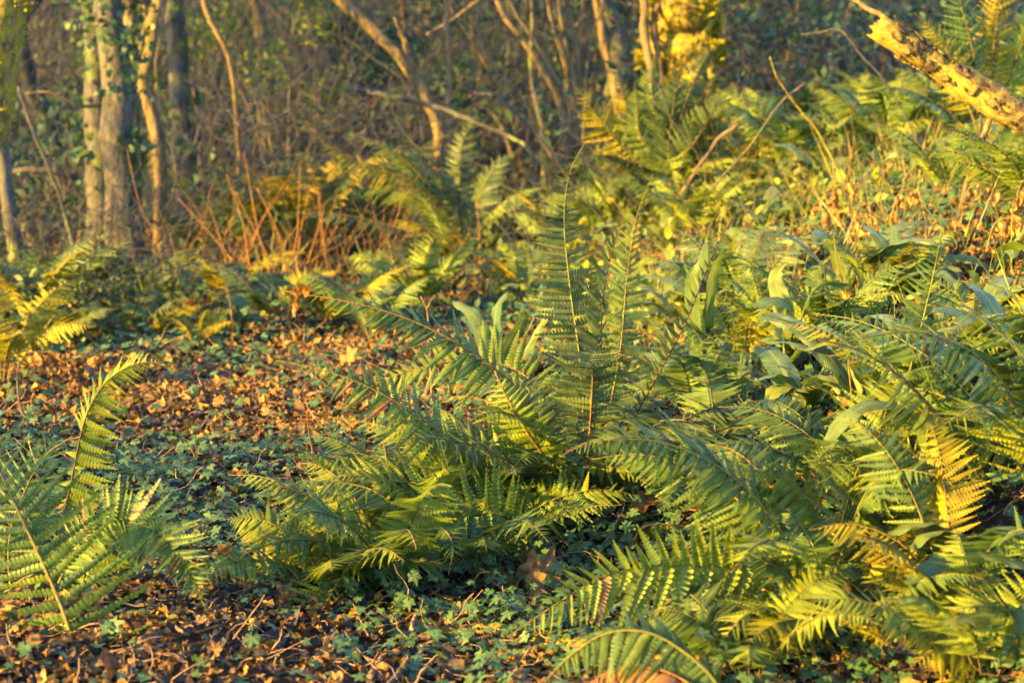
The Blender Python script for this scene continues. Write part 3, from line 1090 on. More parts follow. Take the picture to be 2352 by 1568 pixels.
ORD = ['first', 'second', 'third', 'fourth', 'fifth', 'sixth', 'seventh', 'eighth', 'ninth', 'tenth', 'eleventh', 'twelfth', 'thirteenth', 'fourteenth', 'fifteenth', 'sixteenth', 'seventeenth', 'eighteenth', 'nineteenth', 'twentieth',
       'twenty-first', 'twenty-second', 'twenty-third', 'twenty-fourth', 'twenty-fifth', 'twenty-sixth', 'twenty-seventh', 'twenty-eighth', 'twenty-ninth', 'thirtieth', 'thirty-first', 'thirty-second', 'thirty-third', 'thirty-fourth', 'thirty-fifth', 'thirty-sixth', 'thirty-seventh', 'thirty-eighth', 'thirty-ninth', 'fortieth']
g = np.random.default_rng(21)
sx = np.sort(g.uniform(-60, 1990, 38))
for q, x in enumerate(sx):
    d = g.uniform(13.5, 22)
    thick = g.uniform(0.012, 0.032) if g.random() < 0.8 else g.uniform(0.045, 0.075)
    lean = g.normal(0, 60)
    p = P(x, 300, d)
    gz = terr1(p[0], d)
    c = [np.array([p[0], d, gz - 0.05])]
    top = P(x + lean, -80, d)
    for t in (0.35, 0.7, 1.0):
        c.append(c[0] + (top - c[0]) * t + g.normal(0, 0.07, 3))
    c.append(c[-1] + unit(c[-1] - c[-2] + np.array([0, 0, 0.3])) * 2.2)
    bb = c[0] + [0, 0, 0.05]
    t = thing('sapling', 'slender sapling trunk in the far woodland, %s of them from the left' % ORD[q], 'sapling', bb, 'saplings of the far woodland')
    mt = ['bark_tan', 'bark_grey', 'bark_grey', 'bark_dark', 'twig'][int(g.integers(0, 5))]
    me, pp = stem_mesh(c, thick, thick * 0.6, 24, 7, 0.12, 300 + q, 0.3, bb)
    link('trunk', me, MATS[mt], t)
    m = 10
    st = pp[g.integers(4, 24, m)]
    dr = np.stack([g.normal(0, 1, m), g.normal(0, 1, m), g.uniform(0.1, 1.0, m)], 1)
    twig_crown(t, bb, st, dr, g.uniform(0.5, 1.3, m), mat='twig', name='twigs', seed=q, r=0.005)
    if g.random() < 0.4:
        ivy_on(t, bb, pp[:12], thick, 160, q, 0.06, (0.03, 0.055))

# evergreen shrubs and ivy masses in the woodland behind
def shrub(label, px, d, w, h, n, seed, mat='shrub_green', zlift=0.0, size=(0.035, 0.065), group='evergreen shrubs behind'):
    g = np.random.default_rng(seed)
    p = P(px, 300, d)
    b = np.array([p[0], d, terr1(p[0], d)])
    t = thing('evergreen_shrub', label, 'shrub', b, group)
    nc = 14
    cen = np.stack([g.normal(0, 0.45 * w, nc), g.normal(0, 0.4 * w, nc), zlift + g.uniform(0.08, 1, nc) * h], 1)
    cr = g.uniform(0.16, 0.36, nc) * w
    mb = MB()
    for q in range(6):
        c = cen[q * 2]
        V, T, L = tube(catmull([[0.03 * q - 0.08, 0, -0.04], c * [0.4, 0.4, 0.5], c], 9), np.linspace(0.018, 0.006, 9), 5)
        me = build_mesh('stem', V, T, np.full(len(V), 0.5), L)
        link('stem', me, MATS['bark_dark'], t)
    k = g.integers(0, nc, n)
    dv = unit(g.normal(0, 1, (n, 3)))
    rad = g.random(n) ** 0.45
    pos = cen[k] + dv * (cr[k] * rad)[:, None] * [1, 1, 1.1]
    pos[:, 2] = np.maximum(pos[:, 2], 0.02)
    M = leaf_mats(dv + g.normal(0, 0.6, (n, 3)) + [0, 0, 0.4], g.normal(0, 1, (n, 3)), g.uniform(*size, n))
    scatter(mb, OVAL_LO, pos, M, g.random(n))
    o = link('foliage', mb.mesh('foliage'), MATS[mat], t)
    o['kind'] = 'stuff'


shrub('dark evergreen shrub between the forked stems and the brushwood', 850, 13.6, 0.75, 1.9, 2600, 71)
shrub('fresh green leafy shrub high above the brushwood tangle', 650, 13.0, 0.7, 1.3, 1400, 72, 'weed_green', 0.7)
shrub('deep green thicket behind the hazel stool', 1210, 15.0, 1.1, 1.6, 2600, 73)
shrub('shadowy shrub behind the pole beside the mossy trunk', 140, 13.6, 1.0, 0.7, 1200, 74)
shrub('dark foliage mass right of the hazel stems', 1420, 14.6, 0.8, 2.0, 2400, 75)
shrub('low dark bush filling the gap behind the twisted stem', 480, 15.5, 1.1, 1.3, 2400, 76)
shrub('dim evergreen bush right of the mossy coppice trunk', 1790, 14.5, 1.0, 1.8, 2400, 77)
shrub('evergreen bush behind the slender wavy stem', 1060, 18.0, 1.5, 2.2, 2600, 78)
shrub('tall dark bush at the far end behind the ivy-clad pair', 280, 19.0, 1.6, 2.2, 2600, 79)
shrub('evergreen bush beneath the broken log at the skyline', 2080, 16.0, 1.3, 1.6, 2200, 80)
shrub('broad shadowed bush closing the view behind the brushwood', 720, 21.0, 1.8, 2.4, 2600, 81)
shrub('broad shadowed bush closing the view behind the coppice trunk', 1560, 20.0, 1.8, 2.6, 2600, 82)
shrub('brownish low bush in shade at the foot of the leaning pole', 170, 8.0, 0.5, 0.20, 1500, 85, 'fern_dull', 0.0, (0.025, 0.05))

# brushwood: twigs nobody could count
def brush(name, label, n, xr, yr, zr, ln, mat, seed, bias=(0, 0, 0.2), r=0.004, wig=0.3):
    g = np.random.default_rng(seed)
    x = g.uniform(*xr, n)
    d = g.uniform(*yr, n)
    st = np.array([P(a, 300, b) for a, b in zip(x, d)])
    st[:, 2] = terr(st[:, 0], st[:, 1]) + g.uniform(*zr, n)
    dr = g.normal(0, 0.8, (n, 3)) + np.array(bias)
    p = walks(st, dr, g.uniform(*ln, n), 9, wig, 0.0, g)
    gr = terr(p[..., 0], p[..., 1])
    p[..., 2] = np.maximum(p[..., 2], gr + 0.01)
    V, T, a = many_tubes(p, np.linspace(1, 0.3, 9)[None] * g.uniform(0.5, 1.2, (n, 1)) * r, 3)
    mb = MB()
    mb.add(V, T, a)
    o = link(name, mb.mesh(name), MATS[mat])
    tag(o, label, 'brushwood', kind='stuff')


brush('brushwood', 'tangle of bare rosy twigs between the grey trunk and forked stems', 300, (430, 900), (9.8, 12.2), (0.1, 0.85), (0.5, 1.3), 'twig_red', 91, (0.3, 0, 0.35), 0.0036, 0.28)
brush('brushwood', 'bare twigs filling the woodland behind the trunks', 1500, (-80, 2300), (12, 21), (0.0, 2.0), (0.6, 1.8), 'twig', 92, (0.0, 0, 0.6), 0.006, 0.22)
brush('brushwood', 'upright thin wands standing in the far woodland', 500, (-80, 2300), (14, 24), (0.0, 0.6), (1.0, 3.0), 'twig', 93, (0.0, 0, 3.0), 0.008, 0.10)
brush('brushwood', 'upright trunks and wands of the far wooded hillside', 700, (-100, 2450), (23, 48), (0.0, 0.5), (2.0, 5.0), 'twig', 96, (0.0, 0, 4.0), 0.03, 0.07)
brush('dead_bracken', 'thin orange dead bracken stems standing among the left ferns', 75, (330, 900), (8.2, 9.8), (0.0, 0.04), (0.25, 0.75), 'stalk_rust', 97, (0.3, 0, 2.0), 0.0028, 0.14)
brush('dead_bracken', 'tan dead stems standing on the sunny bank', 150, (1650, 2352), (5.6, 9.0), (0.0, 0.04), (0.12, 0.40), 'stalk_tan', 98, (0.2, 0, 2.4), 0.0024, 0.12)
brush('brushwood', 'dark bramble twigs in shade at the left', 260, (-40, 420), (7.8, 9.8), (0.0, 0.4), (0.3, 0.8), 'twig', 94, (0.2, 0, 0.3), 0.003, 0.3)
brush('brushwood', 'fine dry twigs on the ground below the hazel', 420, (900, 1700), (8.2, 12.0), (0.0, 0.2), (0.3, 0.9), 'twig', 95, (0.0, 0, 0.3), 0.0035, 0.25)

# unseen trees added on the sunny side to throw dappled shade
def shade_tree(label, x, y, r, seed, leaves, low=0.9, spread=1.0, high=4.6):
    g = np.random.default_rng(seed)
    b = np.array([x, y, terr1(x, y)])
    t = thing('unseen_shade_hazel', label, 'tree', b, 'trees on the sunny side')
    c = [b - [0, 0, 0.05], b + [0.05, 0, 1.2], b + [g.normal(0, 0.2), g.normal(0, 0.2), 2.8], b + [g.normal(0, 0.3), g.normal(0, 0.3), high]]
    me, p = stem_mesh(c, r, r * 0.4, 26, 10, 0.12, seed, 0.5, b)
    link('trunk', me, MATS['bark_grey'], t)
    m = 30
    hi = np.where(p[:, 2] - b[2] > low)[0]
    st = p[hi[(g.random(m) * (len(hi) - 1)).astype(int)]]
    dr = np.stack([g.normal(0, 1, m), g.normal(0, 1, m), g.uniform(-0.1, 0.8, m)], 1)
    twig_crown(t, b, st, dr, g.uniform(0.6, 1.5, m) * spread, seed=seed, leaves=leaves, r=0.010, leafmat='weed_green')


shade_tree('bare hazel tree beyond the left edge, level with the front ferns', -5.4, -0.8, 0.05, 401, 320)
shade_tree('forked hazel tree beyond the left edge, between the front two', -6.1, 0.9, 0.05, 406, 180)
shade_tree('hazel tree beyond the left edge, second of its row', -6.4, 2.1, 0.06, 402, 380)
shade_tree('hazel tree beyond the left edge, third of its row', -6.0, 7.5, 0.07, 403, 200)
shade_tree('hazel tree beyond the left edge, fourth of its row', -7.4, 7.6, 0.07, 404, 300)
shade_tree('hazel tree beyond the left edge, last of its row', -7.0, 10.2, 0.06, 405, 350)


def evergreen(label, x, y, h, w, n, seed):  # unseen hollies, added to keep the background in shade
    g = np.random.default_rng(seed)
    b = np.array([x, y, terr1(x, y)])
    t = thing('unseen_shade_holly', label, 'tree', b, 'hollies on the sunny side')
    me, p = stem_mesh([b - [0, 0, 0.05], b + [0.05, 0, h * 0.4], b + [0.1, 0.05, h]], 0.09, 0.02, 24, 9, 0.12, seed, 0.4, b)
    link('trunk', me, MATS['bark_grey'], t)
    m = 40
    st = p[g.integers(3, 24, m)]
    dr = np.stack([g.normal(0, 1, m), g.normal(0, 1, m), g.uniform(-0.1, 0.6, m)], 1)
    twig_crown(t, b, st, dr, g.uniform(0.5, 1.2, m) * w, seed=seed, r=0.012)
    zz = g.random(n) ** 0.8
    rad = w * (1.05 - zz) ** 0.6 * g.random(n) ** 0.5
    th = g.uniform(0, 6.28, n)
    pos = np.stack([rad * np.cos(th), rad * np.sin(th), 0.2 + zz * h], 1) + g.normal(0, 0.08, (n, 3))
    M = leaf_mats(g.normal(0, 0.7, (n, 3)) + [0, 0, 0.6], g.normal(0, 1, (n, 3)), g.uniform(0.10, 0.17, n))
    mb = MB()
    scatter(mb, OVAL_LO, pos, M, g.random(n))
    link('foliage', mb.mesh('foliage'), MATS['shrub_green'], t)['kind'] = 'stuff'


for q, (hx, hy, hh) in enumerate([(-10.4, 8.5, 6.5), (-10.2, 10.9, 6.5), (-10.0, 13.4, 7.0), (-11.0, 16.2, 7.5), (-10.6, 19.0, 7.5), (-11.2, 22.0, 8.5), (-11.0, 25.2, 9.0), (-11.4, 28.4, 9.5)]):
    hh += 1.4
    evergreen('tall dark holly beyond the left edge, %s of eight going back' % ORD[q], hx, hy, hh, 1.35, 3800, 430 + q)


def shade_bush(label, x, y, w, h, n, seed):  # unseen bushes, added to shade the low ground
    g = np.random.default_rng(seed)
    b = np.array([x, y, terr1(x, y)])
    t = thing('unseen_shade_bramble', label, 'bush', b, 'bushes on the sunny side')
    k = 26
    p = walks(np.tile([[0, 0, 0.0]], (k, 1)), np.stack([g.normal(0, 0.7, k), g.normal(0, 0.7, k), np.ones(k)], 1), g.uniform(0.7, 1.3, k) * h, 8, 0.15, -0.05, g)
    V, T, a = many_tubes(p, np.linspace(0.008, 0.003, 8)[None] * np.ones((k, 1)), 4)
    mb = MB()
    mb.add(V, T, a)
    link('stems', mb.mesh('stems'), MATS['twig'], t)['kind'] = 'stuff'
    pos = np.stack([g.normal(0, w * 0.42, n), g.normal(0, w * 0.42, n), g.random(n) ** 0.8 * h], 1)
    M = leaf_mats(g.normal(0, 0.7, (n, 3)) + [0, 0, 0.6], g.normal(0, 1, (n, 3)), g.uniform(0.05, 0.10, n))
    mb = MB()
    scatter(mb, OVAL_LO, pos, M, g.random(n))
    link('foliage', mb.mesh('foliage'), MATS['shrub_green'], t)['kind'] = 'stuff'


shade_bush('bramble bush beyond the left edge near the camera', -5.4, -1.6, 0.8, 0.9, 1500, 411)
shade_bush('bramble bush beyond the left edge, second of its row', -5.6, 2.4, 0.8, 1.75, 2200, 412)
shade_bush('bramble bush beyond the left edge, third of its row', -6.4, 6.4, 0.9, 1.3, 2200, 413)
shade_bush('bramble bush beyond the left edge, last of its row', -6.4, 8.8, 0.9, 0.9, 1500, 414)

# ------------------------------------------------------------------ the broken log at the upper right
def broken_log():
    d = 6.3
    c = np.array([P(2030, 70, d), P(2120, 130, d), P(2230, 205, d - 0.03), P(2352, 275, d - 0.08), P(2480, 345, d - 0.12), P(2640, 440, d - 0.15)])
    end = c[-1]
    end[2] = min(end[2], terr1(end[0], end[1]) + 0.02)
    b = c[-1].copy()
    t = thing('broken_log', 'stout broken log with peeling bark slanting in from the upper right', 'log', b)
    n, ns = 64, 26
    p = catmull(c, n)
    tt = np.linspace(0, 1, n)
    r = 0.037 + 0.011 * tt + 0.004 * np.sin(tt * 19) + 0.008 * np.exp(-((tt - 0.3) / 0.05) ** 2)
    V, T, L = tube(p, r, ns, 0.10, 77)
    T0, A, B = frames(p)
    g = np.random.default_rng(3)
    jag = np.array([abs(math.sin(q * 1.7)) * 0.6 + abs(math.sin(q * 0.55 + 1)) for q in range(ns)]) * 0.028
    V[:ns] -= T0[0] * jag[:, None]
    V[ns:2 * ns] -= T0[0] * jag[:, None] * 0.3
    V[n * ns] += T0[0] * 0.03                       # hollow end
    me = build_mesh('bare_wood', V - b, T, np.full(len(V), 0.5), L)
    link('bare_wood', me, MATS['bare_wood'], t)
    # bark: plates standing proud of the wood, with ragged edges
    V2, T2, L2 = tube(p, r + 0.005, ns, 0.10, 77)
    cen = V2[T2].mean(1)
    f = np.array([math.sin(q[0] * 31 + q[2] * 23 + 2) + math.sin(q[0] * 57 - q[2] * 71) * 0.8 + math.sin(q[0] * 120 + q[2] * 140 + q[1] * 90) * 1.0 + math.sin(q[0] * 210 - q[2] * 180 + q[1] * 150) * 0.7 for q in cen])
    mid = p[np.clip((T2[:, 0] // ns), 0, n - 1)]
    up = (cen - mid) @ np.array([0.55, 0.1, 0.85]) / 0.05
    near_end = np.exp(-((T2[:, 0] // ns) / 7.0))
    keep = (f + 1.5 * up - 2.2 * near_end > -0.45) & (T2.max(1) < n * ns) & (T2.min(1) >= ns)
    Tk = T2[keep]
    me = build_mesh('bark', V2 - b, Tk, np.full(len(V2), 0.5), L2)
    o = link('bark', me, MATS['bark_peeling'], t)
    so = o.modifiers.new('thickness', 'SOLIDIFY')
    so.thickness = 0.006
    so.offset = 0.6
    # moss tufts on the upper side near the broken end
    n2 = 700
    k = g.integers(1, 40, n2)
    ang = g.normal(0, 0.5, n2)
    upv = np.array([0.1, 0, 1.0])
    ov = unit(upv[None] + np.stack([ang * 0.4, -np.abs(g.normal(0, 0.5, n2)), 0 * ang], 1))
    kk = np.sin(k * 0.9) + g.normal(0, 0.5, n2) > 0.5
    pos = p[k] + ov * (r[k] + 0.003)[:, None] + g.normal(0, 0.006, (n2, 3))
    M = leaf_mats(g.normal(0, 1, (n2, 3)), ov + g.normal(0, 0.5, (n2, 3)), g.uniform(0.006, 0.014, n2))
    mb = MB()
    scatter(mb, OVAL_LO, pos[kk] - b, M[kk], g.random(n2)[kk])
    link('moss', mb.mesh('moss'), MATS['moss'], t)['kind'] = 'stuff'


broken_log()
fallen('forked prop stick under the broken log', [(2222, 420, 6.25), (2245, 350, 6.25), (2268, 290, 6.27), (2285, 240, 6.3)], 0.011, 0.008, 'bark_tan', seed=31, name='prop_stick', cat='stick', foot=True, twigs=[([(2248, 345, 6.25), (2225, 315, 6.25), (2205, 300, 6.2)], 0.006)])
fallen('long thin pole running up left from behind the broken log', [(2100, 110, 6.6), (2035, 45, 6.7), (1985, 15, 6.8), (1900, -45, 6.9)], 0.010, 0.007, 'bark_tan', seed=32, name='pole', cat='pole')
fallen('pale split stick leaning in the bank grass', [(1885, 315, 7.6), (1835, 250, 7.6), (1788, 185, 7.6), (1768, 130, 7.6)], 0.0045, 0.002, 'bare_wood', seed=33, name='split_stick', cat='stick', foot=True)
fallen('thin bent twig arching left of the broken log', [(2040, 200, 7.8), (1980, 130, 7.8), (1930, 70, 7.8), (1880, 75, 7.9), (1840, 80, 7.9)], 0.004, 0.0025, 'twig_red', seed=34, name='twig', cat='twig', foot=True)
fallen('short sunlit stick poking out below the upright ferns', [(1635, 340, 8.6), (1668, 308, 8.6), (1696, 285, 8.6)], 0.010, 0.008, 'bark_tan', seed=35, name='stick', cat='stick', foot=True)
fallen('grey twig slanting through the bank grass beside the split stick', [(1640, 430, 8.0), (1720, 340, 8.0), (1790, 240, 8.0), (1850, 190, 8.0)], 0.005, 0.003, 'bark_dark', seed=36, name='twig', cat='twig', foot=True)

# ------------------------------------------------------------------ the ferns in focus
# middle fern
bA = G(1335, 1185)
dA = bA[1]
fA = thing('fern', 'large fern in the middle with tall upright fronds and arching sides', 'fern', bA)
cb = (1335, 1172, dA)
pfrond(fA, bA, [cb, (1342, 1050, dA + 0.05), (1332, 830, dA + 0.16), (1310, 664, dA + 0.2), (1296, 510, dA + 0.22), (1308, 400, dA + 0.2), (1345, 325, dA + 0.15)], 0.105, side=(1, 0.42, 0), npairs=46, bare=0.24, seed=1, pieces=True, mat='fern_dull', stalk='stalk_green', r0=0.0036, droop=6, a0=90, a1=72, twist=16)  # duller green stands in for the weak light on this frond
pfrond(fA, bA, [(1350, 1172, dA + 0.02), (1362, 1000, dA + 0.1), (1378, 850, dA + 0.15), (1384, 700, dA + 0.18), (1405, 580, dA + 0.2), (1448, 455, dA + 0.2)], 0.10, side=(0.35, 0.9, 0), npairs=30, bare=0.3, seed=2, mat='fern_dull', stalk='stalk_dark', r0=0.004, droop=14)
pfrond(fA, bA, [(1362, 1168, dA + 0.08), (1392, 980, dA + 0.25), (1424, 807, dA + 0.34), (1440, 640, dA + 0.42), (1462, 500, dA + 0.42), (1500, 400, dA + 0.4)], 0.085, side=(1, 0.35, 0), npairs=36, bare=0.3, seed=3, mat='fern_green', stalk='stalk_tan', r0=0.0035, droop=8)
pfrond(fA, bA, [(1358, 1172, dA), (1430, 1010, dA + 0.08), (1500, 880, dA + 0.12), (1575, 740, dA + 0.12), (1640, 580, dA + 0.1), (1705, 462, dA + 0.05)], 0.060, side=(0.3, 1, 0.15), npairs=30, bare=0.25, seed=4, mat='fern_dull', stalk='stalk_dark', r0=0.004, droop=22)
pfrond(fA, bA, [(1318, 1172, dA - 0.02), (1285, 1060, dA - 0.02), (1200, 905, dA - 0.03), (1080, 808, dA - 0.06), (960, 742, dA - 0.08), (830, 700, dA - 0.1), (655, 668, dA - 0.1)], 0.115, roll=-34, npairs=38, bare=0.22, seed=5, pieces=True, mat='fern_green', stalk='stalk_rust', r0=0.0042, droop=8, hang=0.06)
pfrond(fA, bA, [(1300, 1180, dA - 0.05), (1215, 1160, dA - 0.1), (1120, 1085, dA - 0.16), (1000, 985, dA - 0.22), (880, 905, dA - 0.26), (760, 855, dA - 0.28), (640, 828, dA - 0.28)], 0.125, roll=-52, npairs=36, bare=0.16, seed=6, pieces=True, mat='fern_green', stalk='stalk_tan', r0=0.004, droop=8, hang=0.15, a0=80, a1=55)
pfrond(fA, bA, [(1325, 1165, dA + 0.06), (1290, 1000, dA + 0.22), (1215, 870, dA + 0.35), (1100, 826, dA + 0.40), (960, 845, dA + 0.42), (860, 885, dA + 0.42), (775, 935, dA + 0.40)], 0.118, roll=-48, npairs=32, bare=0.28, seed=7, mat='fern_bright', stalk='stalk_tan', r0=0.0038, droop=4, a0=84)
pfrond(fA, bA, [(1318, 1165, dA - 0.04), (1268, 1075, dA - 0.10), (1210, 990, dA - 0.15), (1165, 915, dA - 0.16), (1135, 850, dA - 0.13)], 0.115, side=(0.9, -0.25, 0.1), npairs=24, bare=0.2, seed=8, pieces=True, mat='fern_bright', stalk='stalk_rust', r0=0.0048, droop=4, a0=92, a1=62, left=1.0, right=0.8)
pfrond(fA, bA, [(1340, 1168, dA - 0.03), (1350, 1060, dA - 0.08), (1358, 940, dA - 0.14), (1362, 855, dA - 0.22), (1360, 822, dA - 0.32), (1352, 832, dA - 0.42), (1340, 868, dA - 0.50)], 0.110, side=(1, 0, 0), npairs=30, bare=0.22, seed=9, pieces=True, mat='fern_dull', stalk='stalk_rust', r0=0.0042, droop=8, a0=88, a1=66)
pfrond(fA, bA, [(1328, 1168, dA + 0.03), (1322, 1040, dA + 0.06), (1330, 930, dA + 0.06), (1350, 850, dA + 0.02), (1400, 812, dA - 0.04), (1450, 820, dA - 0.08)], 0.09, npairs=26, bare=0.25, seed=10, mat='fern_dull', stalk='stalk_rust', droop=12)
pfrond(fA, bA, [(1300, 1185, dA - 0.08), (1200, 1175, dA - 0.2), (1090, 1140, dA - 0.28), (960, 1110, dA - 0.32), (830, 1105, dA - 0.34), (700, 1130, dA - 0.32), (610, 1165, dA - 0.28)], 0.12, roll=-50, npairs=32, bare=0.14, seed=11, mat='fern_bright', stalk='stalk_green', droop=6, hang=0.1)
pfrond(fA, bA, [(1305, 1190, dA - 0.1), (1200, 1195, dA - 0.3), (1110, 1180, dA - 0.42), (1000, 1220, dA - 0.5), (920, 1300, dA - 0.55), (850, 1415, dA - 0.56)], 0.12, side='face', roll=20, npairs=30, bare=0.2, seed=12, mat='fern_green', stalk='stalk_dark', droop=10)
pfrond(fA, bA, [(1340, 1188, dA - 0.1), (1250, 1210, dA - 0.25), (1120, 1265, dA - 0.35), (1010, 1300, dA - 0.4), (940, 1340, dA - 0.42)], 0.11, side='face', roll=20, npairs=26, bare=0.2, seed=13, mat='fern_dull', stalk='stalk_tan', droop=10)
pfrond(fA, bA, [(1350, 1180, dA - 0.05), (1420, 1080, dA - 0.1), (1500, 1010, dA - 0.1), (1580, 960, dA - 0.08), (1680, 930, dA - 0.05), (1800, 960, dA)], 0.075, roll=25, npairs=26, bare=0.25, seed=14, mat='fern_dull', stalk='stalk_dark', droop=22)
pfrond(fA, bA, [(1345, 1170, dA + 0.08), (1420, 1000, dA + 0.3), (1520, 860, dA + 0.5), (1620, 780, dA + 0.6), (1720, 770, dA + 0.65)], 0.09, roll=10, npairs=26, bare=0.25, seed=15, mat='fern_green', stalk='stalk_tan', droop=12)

def fill_fronds(parent, b, n, length, W, az, seed, mats, rise=(40, 70), end=(-30, 0), lo=False):
    g = np.random.default_rng(seed)
    for i in range(n):
        a = az[0] + (az[1] - az[0]) * (i + g.uniform(0.2, 0.8)) / n
        c = crown_frond(b + np.array([math.cos(a), math.sin(a), 0]) * 0.02, a, length * g.uniform(0.7, 1.1), g.uniform(*rise), g.uniform(*end), curve=g.uniform(0.8, 1.3))
        add_frond(parent, b, c, W * g.uniform(0.85, 1.1), mats[int(g.integers(0, len(mats)))], ['stalk_tan', 'stalk_green', 'stalk_rust'][i % 3], npairs=26, bare=0.16, seed=seed * 17 + i, roll=g.normal(0, 10) + 26 * math.cos(a), droop=g.uniform(2, 16), lo=lo, r0=0.0036)


fill_fronds(fA, bA, 7, 0.55, 0.095, (1.7, 4.5), 901, ('fern_green', 'fern_bright', 'fern_dull'))
fill_fronds(fA, bA, 7, 0.62, 0.10, (2.3, 4.2), 906, ('fern_green', 'fern_bright', 'fern_bright', 'fern_dull'), rise=(18, 42), end=(-25, 5))
fill_fronds(fA, bA, 5, 0.55, 0.095, (-1.2, 1.2), 902, ('fern_green', 'fern_dull'))

# low fern in front of it, to the left
bB = G(905, 1330)
dB = bB[1]
fB = thing('fern', 'low spreading fern with small yellow-lit fronds before the middle fern', 'fern', bB)
pfrond(fB, bB, [(900, 1325, dB), (860, 1225, dB), (800, 1195, dB - 0.03), (690, 1245, dB - 0.08), (600, 1300, dB - 0.1), (545, 1345, dB - 0.1)], 0.10, roll=-55, npairs=28, bare=0.12, seed=21, mat='fern_bright', stalk='stalk_tan', droop=10)
pfrond(fB, bB, [(905, 1328, dB), (870, 1345, dB - 0.08), (800, 1340, dB - 0.16), (730, 1370, dB - 0.22), (670, 1430, dB - 0.25), (600, 1480, dB - 0.25)], 0.10, roll=-58, npairs=28, bare=0.12, seed=22, mat='fern_bright', stalk='stalk_green', droop=8)
pfrond(fB, bB, [(910, 1325, dB), (930, 1220, dB + 0.05), (880, 1140, dB + 0.05), (800, 1110, dB + 0.05), (700, 1105, dB + 0.03), (640, 1125, dB)], 0.085, roll=-10, npairs=26, bare=0.15, seed=23, mat='fern_green', stalk='stalk_tan', droop=15)
pfrond(fB, bB, [(912, 1325, dB), (960, 1230, dB), (1010, 1210, dB - 0.08), (1040, 1250, dB - 0.16), (1030, 1320, dB - 0.2)], 0.07, roll=20, npairs=22, bare=0.15, seed=24, mat='fern_green', droop=10)
pfrond(fB, bB, [(905, 1330, dB), (850, 1300, dB - 0.1), (790, 1320, dB - 0.2), (740, 1400, dB - 0.25)], 0.07, roll=-10, npairs=22, bare=0.12, seed=25, mat='fern_green', droop=10)

fill_fronds(fB, bB, 11, 0.40, 0.085, (1.6, 5.4), 903, ('fern_green', 'fern_bright'))

# fern at the lower left
dL = 3.35
bL = P(235, 1640, dL)
bL[2] = terr1(bL[0], bL[1])
fL = thing('fern', 'lacy fern at the lower left with one wide open frond', 'fern', bL)
pfrond(fL, bL, [tuple(bL[k] for k in ()) or (232, 1650, dL), (200, 1568, dL), (168, 1470, dL + 0.01), (128, 1360, dL + 0.03), (62, 1215, dL + 0.06), (0, 1085, dL + 0.1), (-50, 990, dL + 0.14), (-90, 930, dL + 0.18)], 0.195, side=(1, -0.1, 0.05), npairs=24, bare=0.10, seed=31, pieces=True, long=True, mat='fern_green', stalk='stalk_tan', r0=0.0056, droop=8, a0=84, a1=58, twist=30, peak=0.2)
pfrond(fL, bL, [(215, 1640, dL + 0.1), (120, 1430, dL + 0.2), (160, 1290, dL + 0.25), (250, 1212, dL + 0.25), (330, 1205, dL + 0.22), (400, 1270, dL + 0.16), (445, 1340, dL + 0.12), (478, 1410, dL + 0.1)], 0.105, side='face', roll=-28, npairs=40, bare=0.4, seed=32, pieces=True, mat='fern_green', stalk='stalk_green', r0=0.004, droop=10, a0=74, a1=48)
pfrond(fL, bL, [(170, 1600, dL + 0.45), (130, 1300, dL + 0.6), (165, 1100, dL + 0.65), (195, 965, dL + 0.66), (238, 885, dL + 0.64), (295, 842, dL + 0.6), (350, 832, dL + 0.55), (395, 850, dL + 0.5)], 0.085, side=(1, -0.6, -0.1), npairs=52, bare=0.3, seed=33, pieces=True, mat='fern_bright', stalk='stalk_dark', r0=0.0036, droop=30, a0=68, a1=46, hang=0.5)
pfrond(fL, bL, [(150, 1620, dL + 0.2), (40, 1400, dL + 0.3), (20, 1250, dL + 0.35), (60, 1120, dL + 0.4), (110, 1040, dL + 0.4), (170, 1000, dL + 0.36)], 0.13, roll=20, npairs=28, bare=0.2, seed=34, long=True, mat='fern_green', stalk='stalk_tan', droop=12)
pfrond(fL, bL, [(180, 1640, dL + 0.1), (60, 1480, dL + 0.12), (-20, 1420, dL + 0.1), (-60, 1460, dL + 0.05), (-90, 1530, dL)], 0.13, npairs=24, bare=0.2, seed=35, long=True, mat='fern_green', droop=16)
pfrond(fL, bL, [(180, 1620, dL + 0.3), (100, 1300, dL + 0.4), (40, 1130, dL + 0.5), (-20, 1040, dL + 0.5), (-80, 1010, dL + 0.5)], 0.14, roll=-20, npairs=26, bare=0.2, seed=36, long=True, mat='fern_dull', droop=16)
pfrond(fL, bL, [(200, 1640, dL + 0.15), (190, 1400, dL + 0.3), (200, 1300, dL + 0.35), (260, 1240, dL + 0.3), (320, 1290, dL + 0.26)], 0.11, roll=20, npairs=24, bare=0.3, seed=37, mat='fern_green', droop=12)

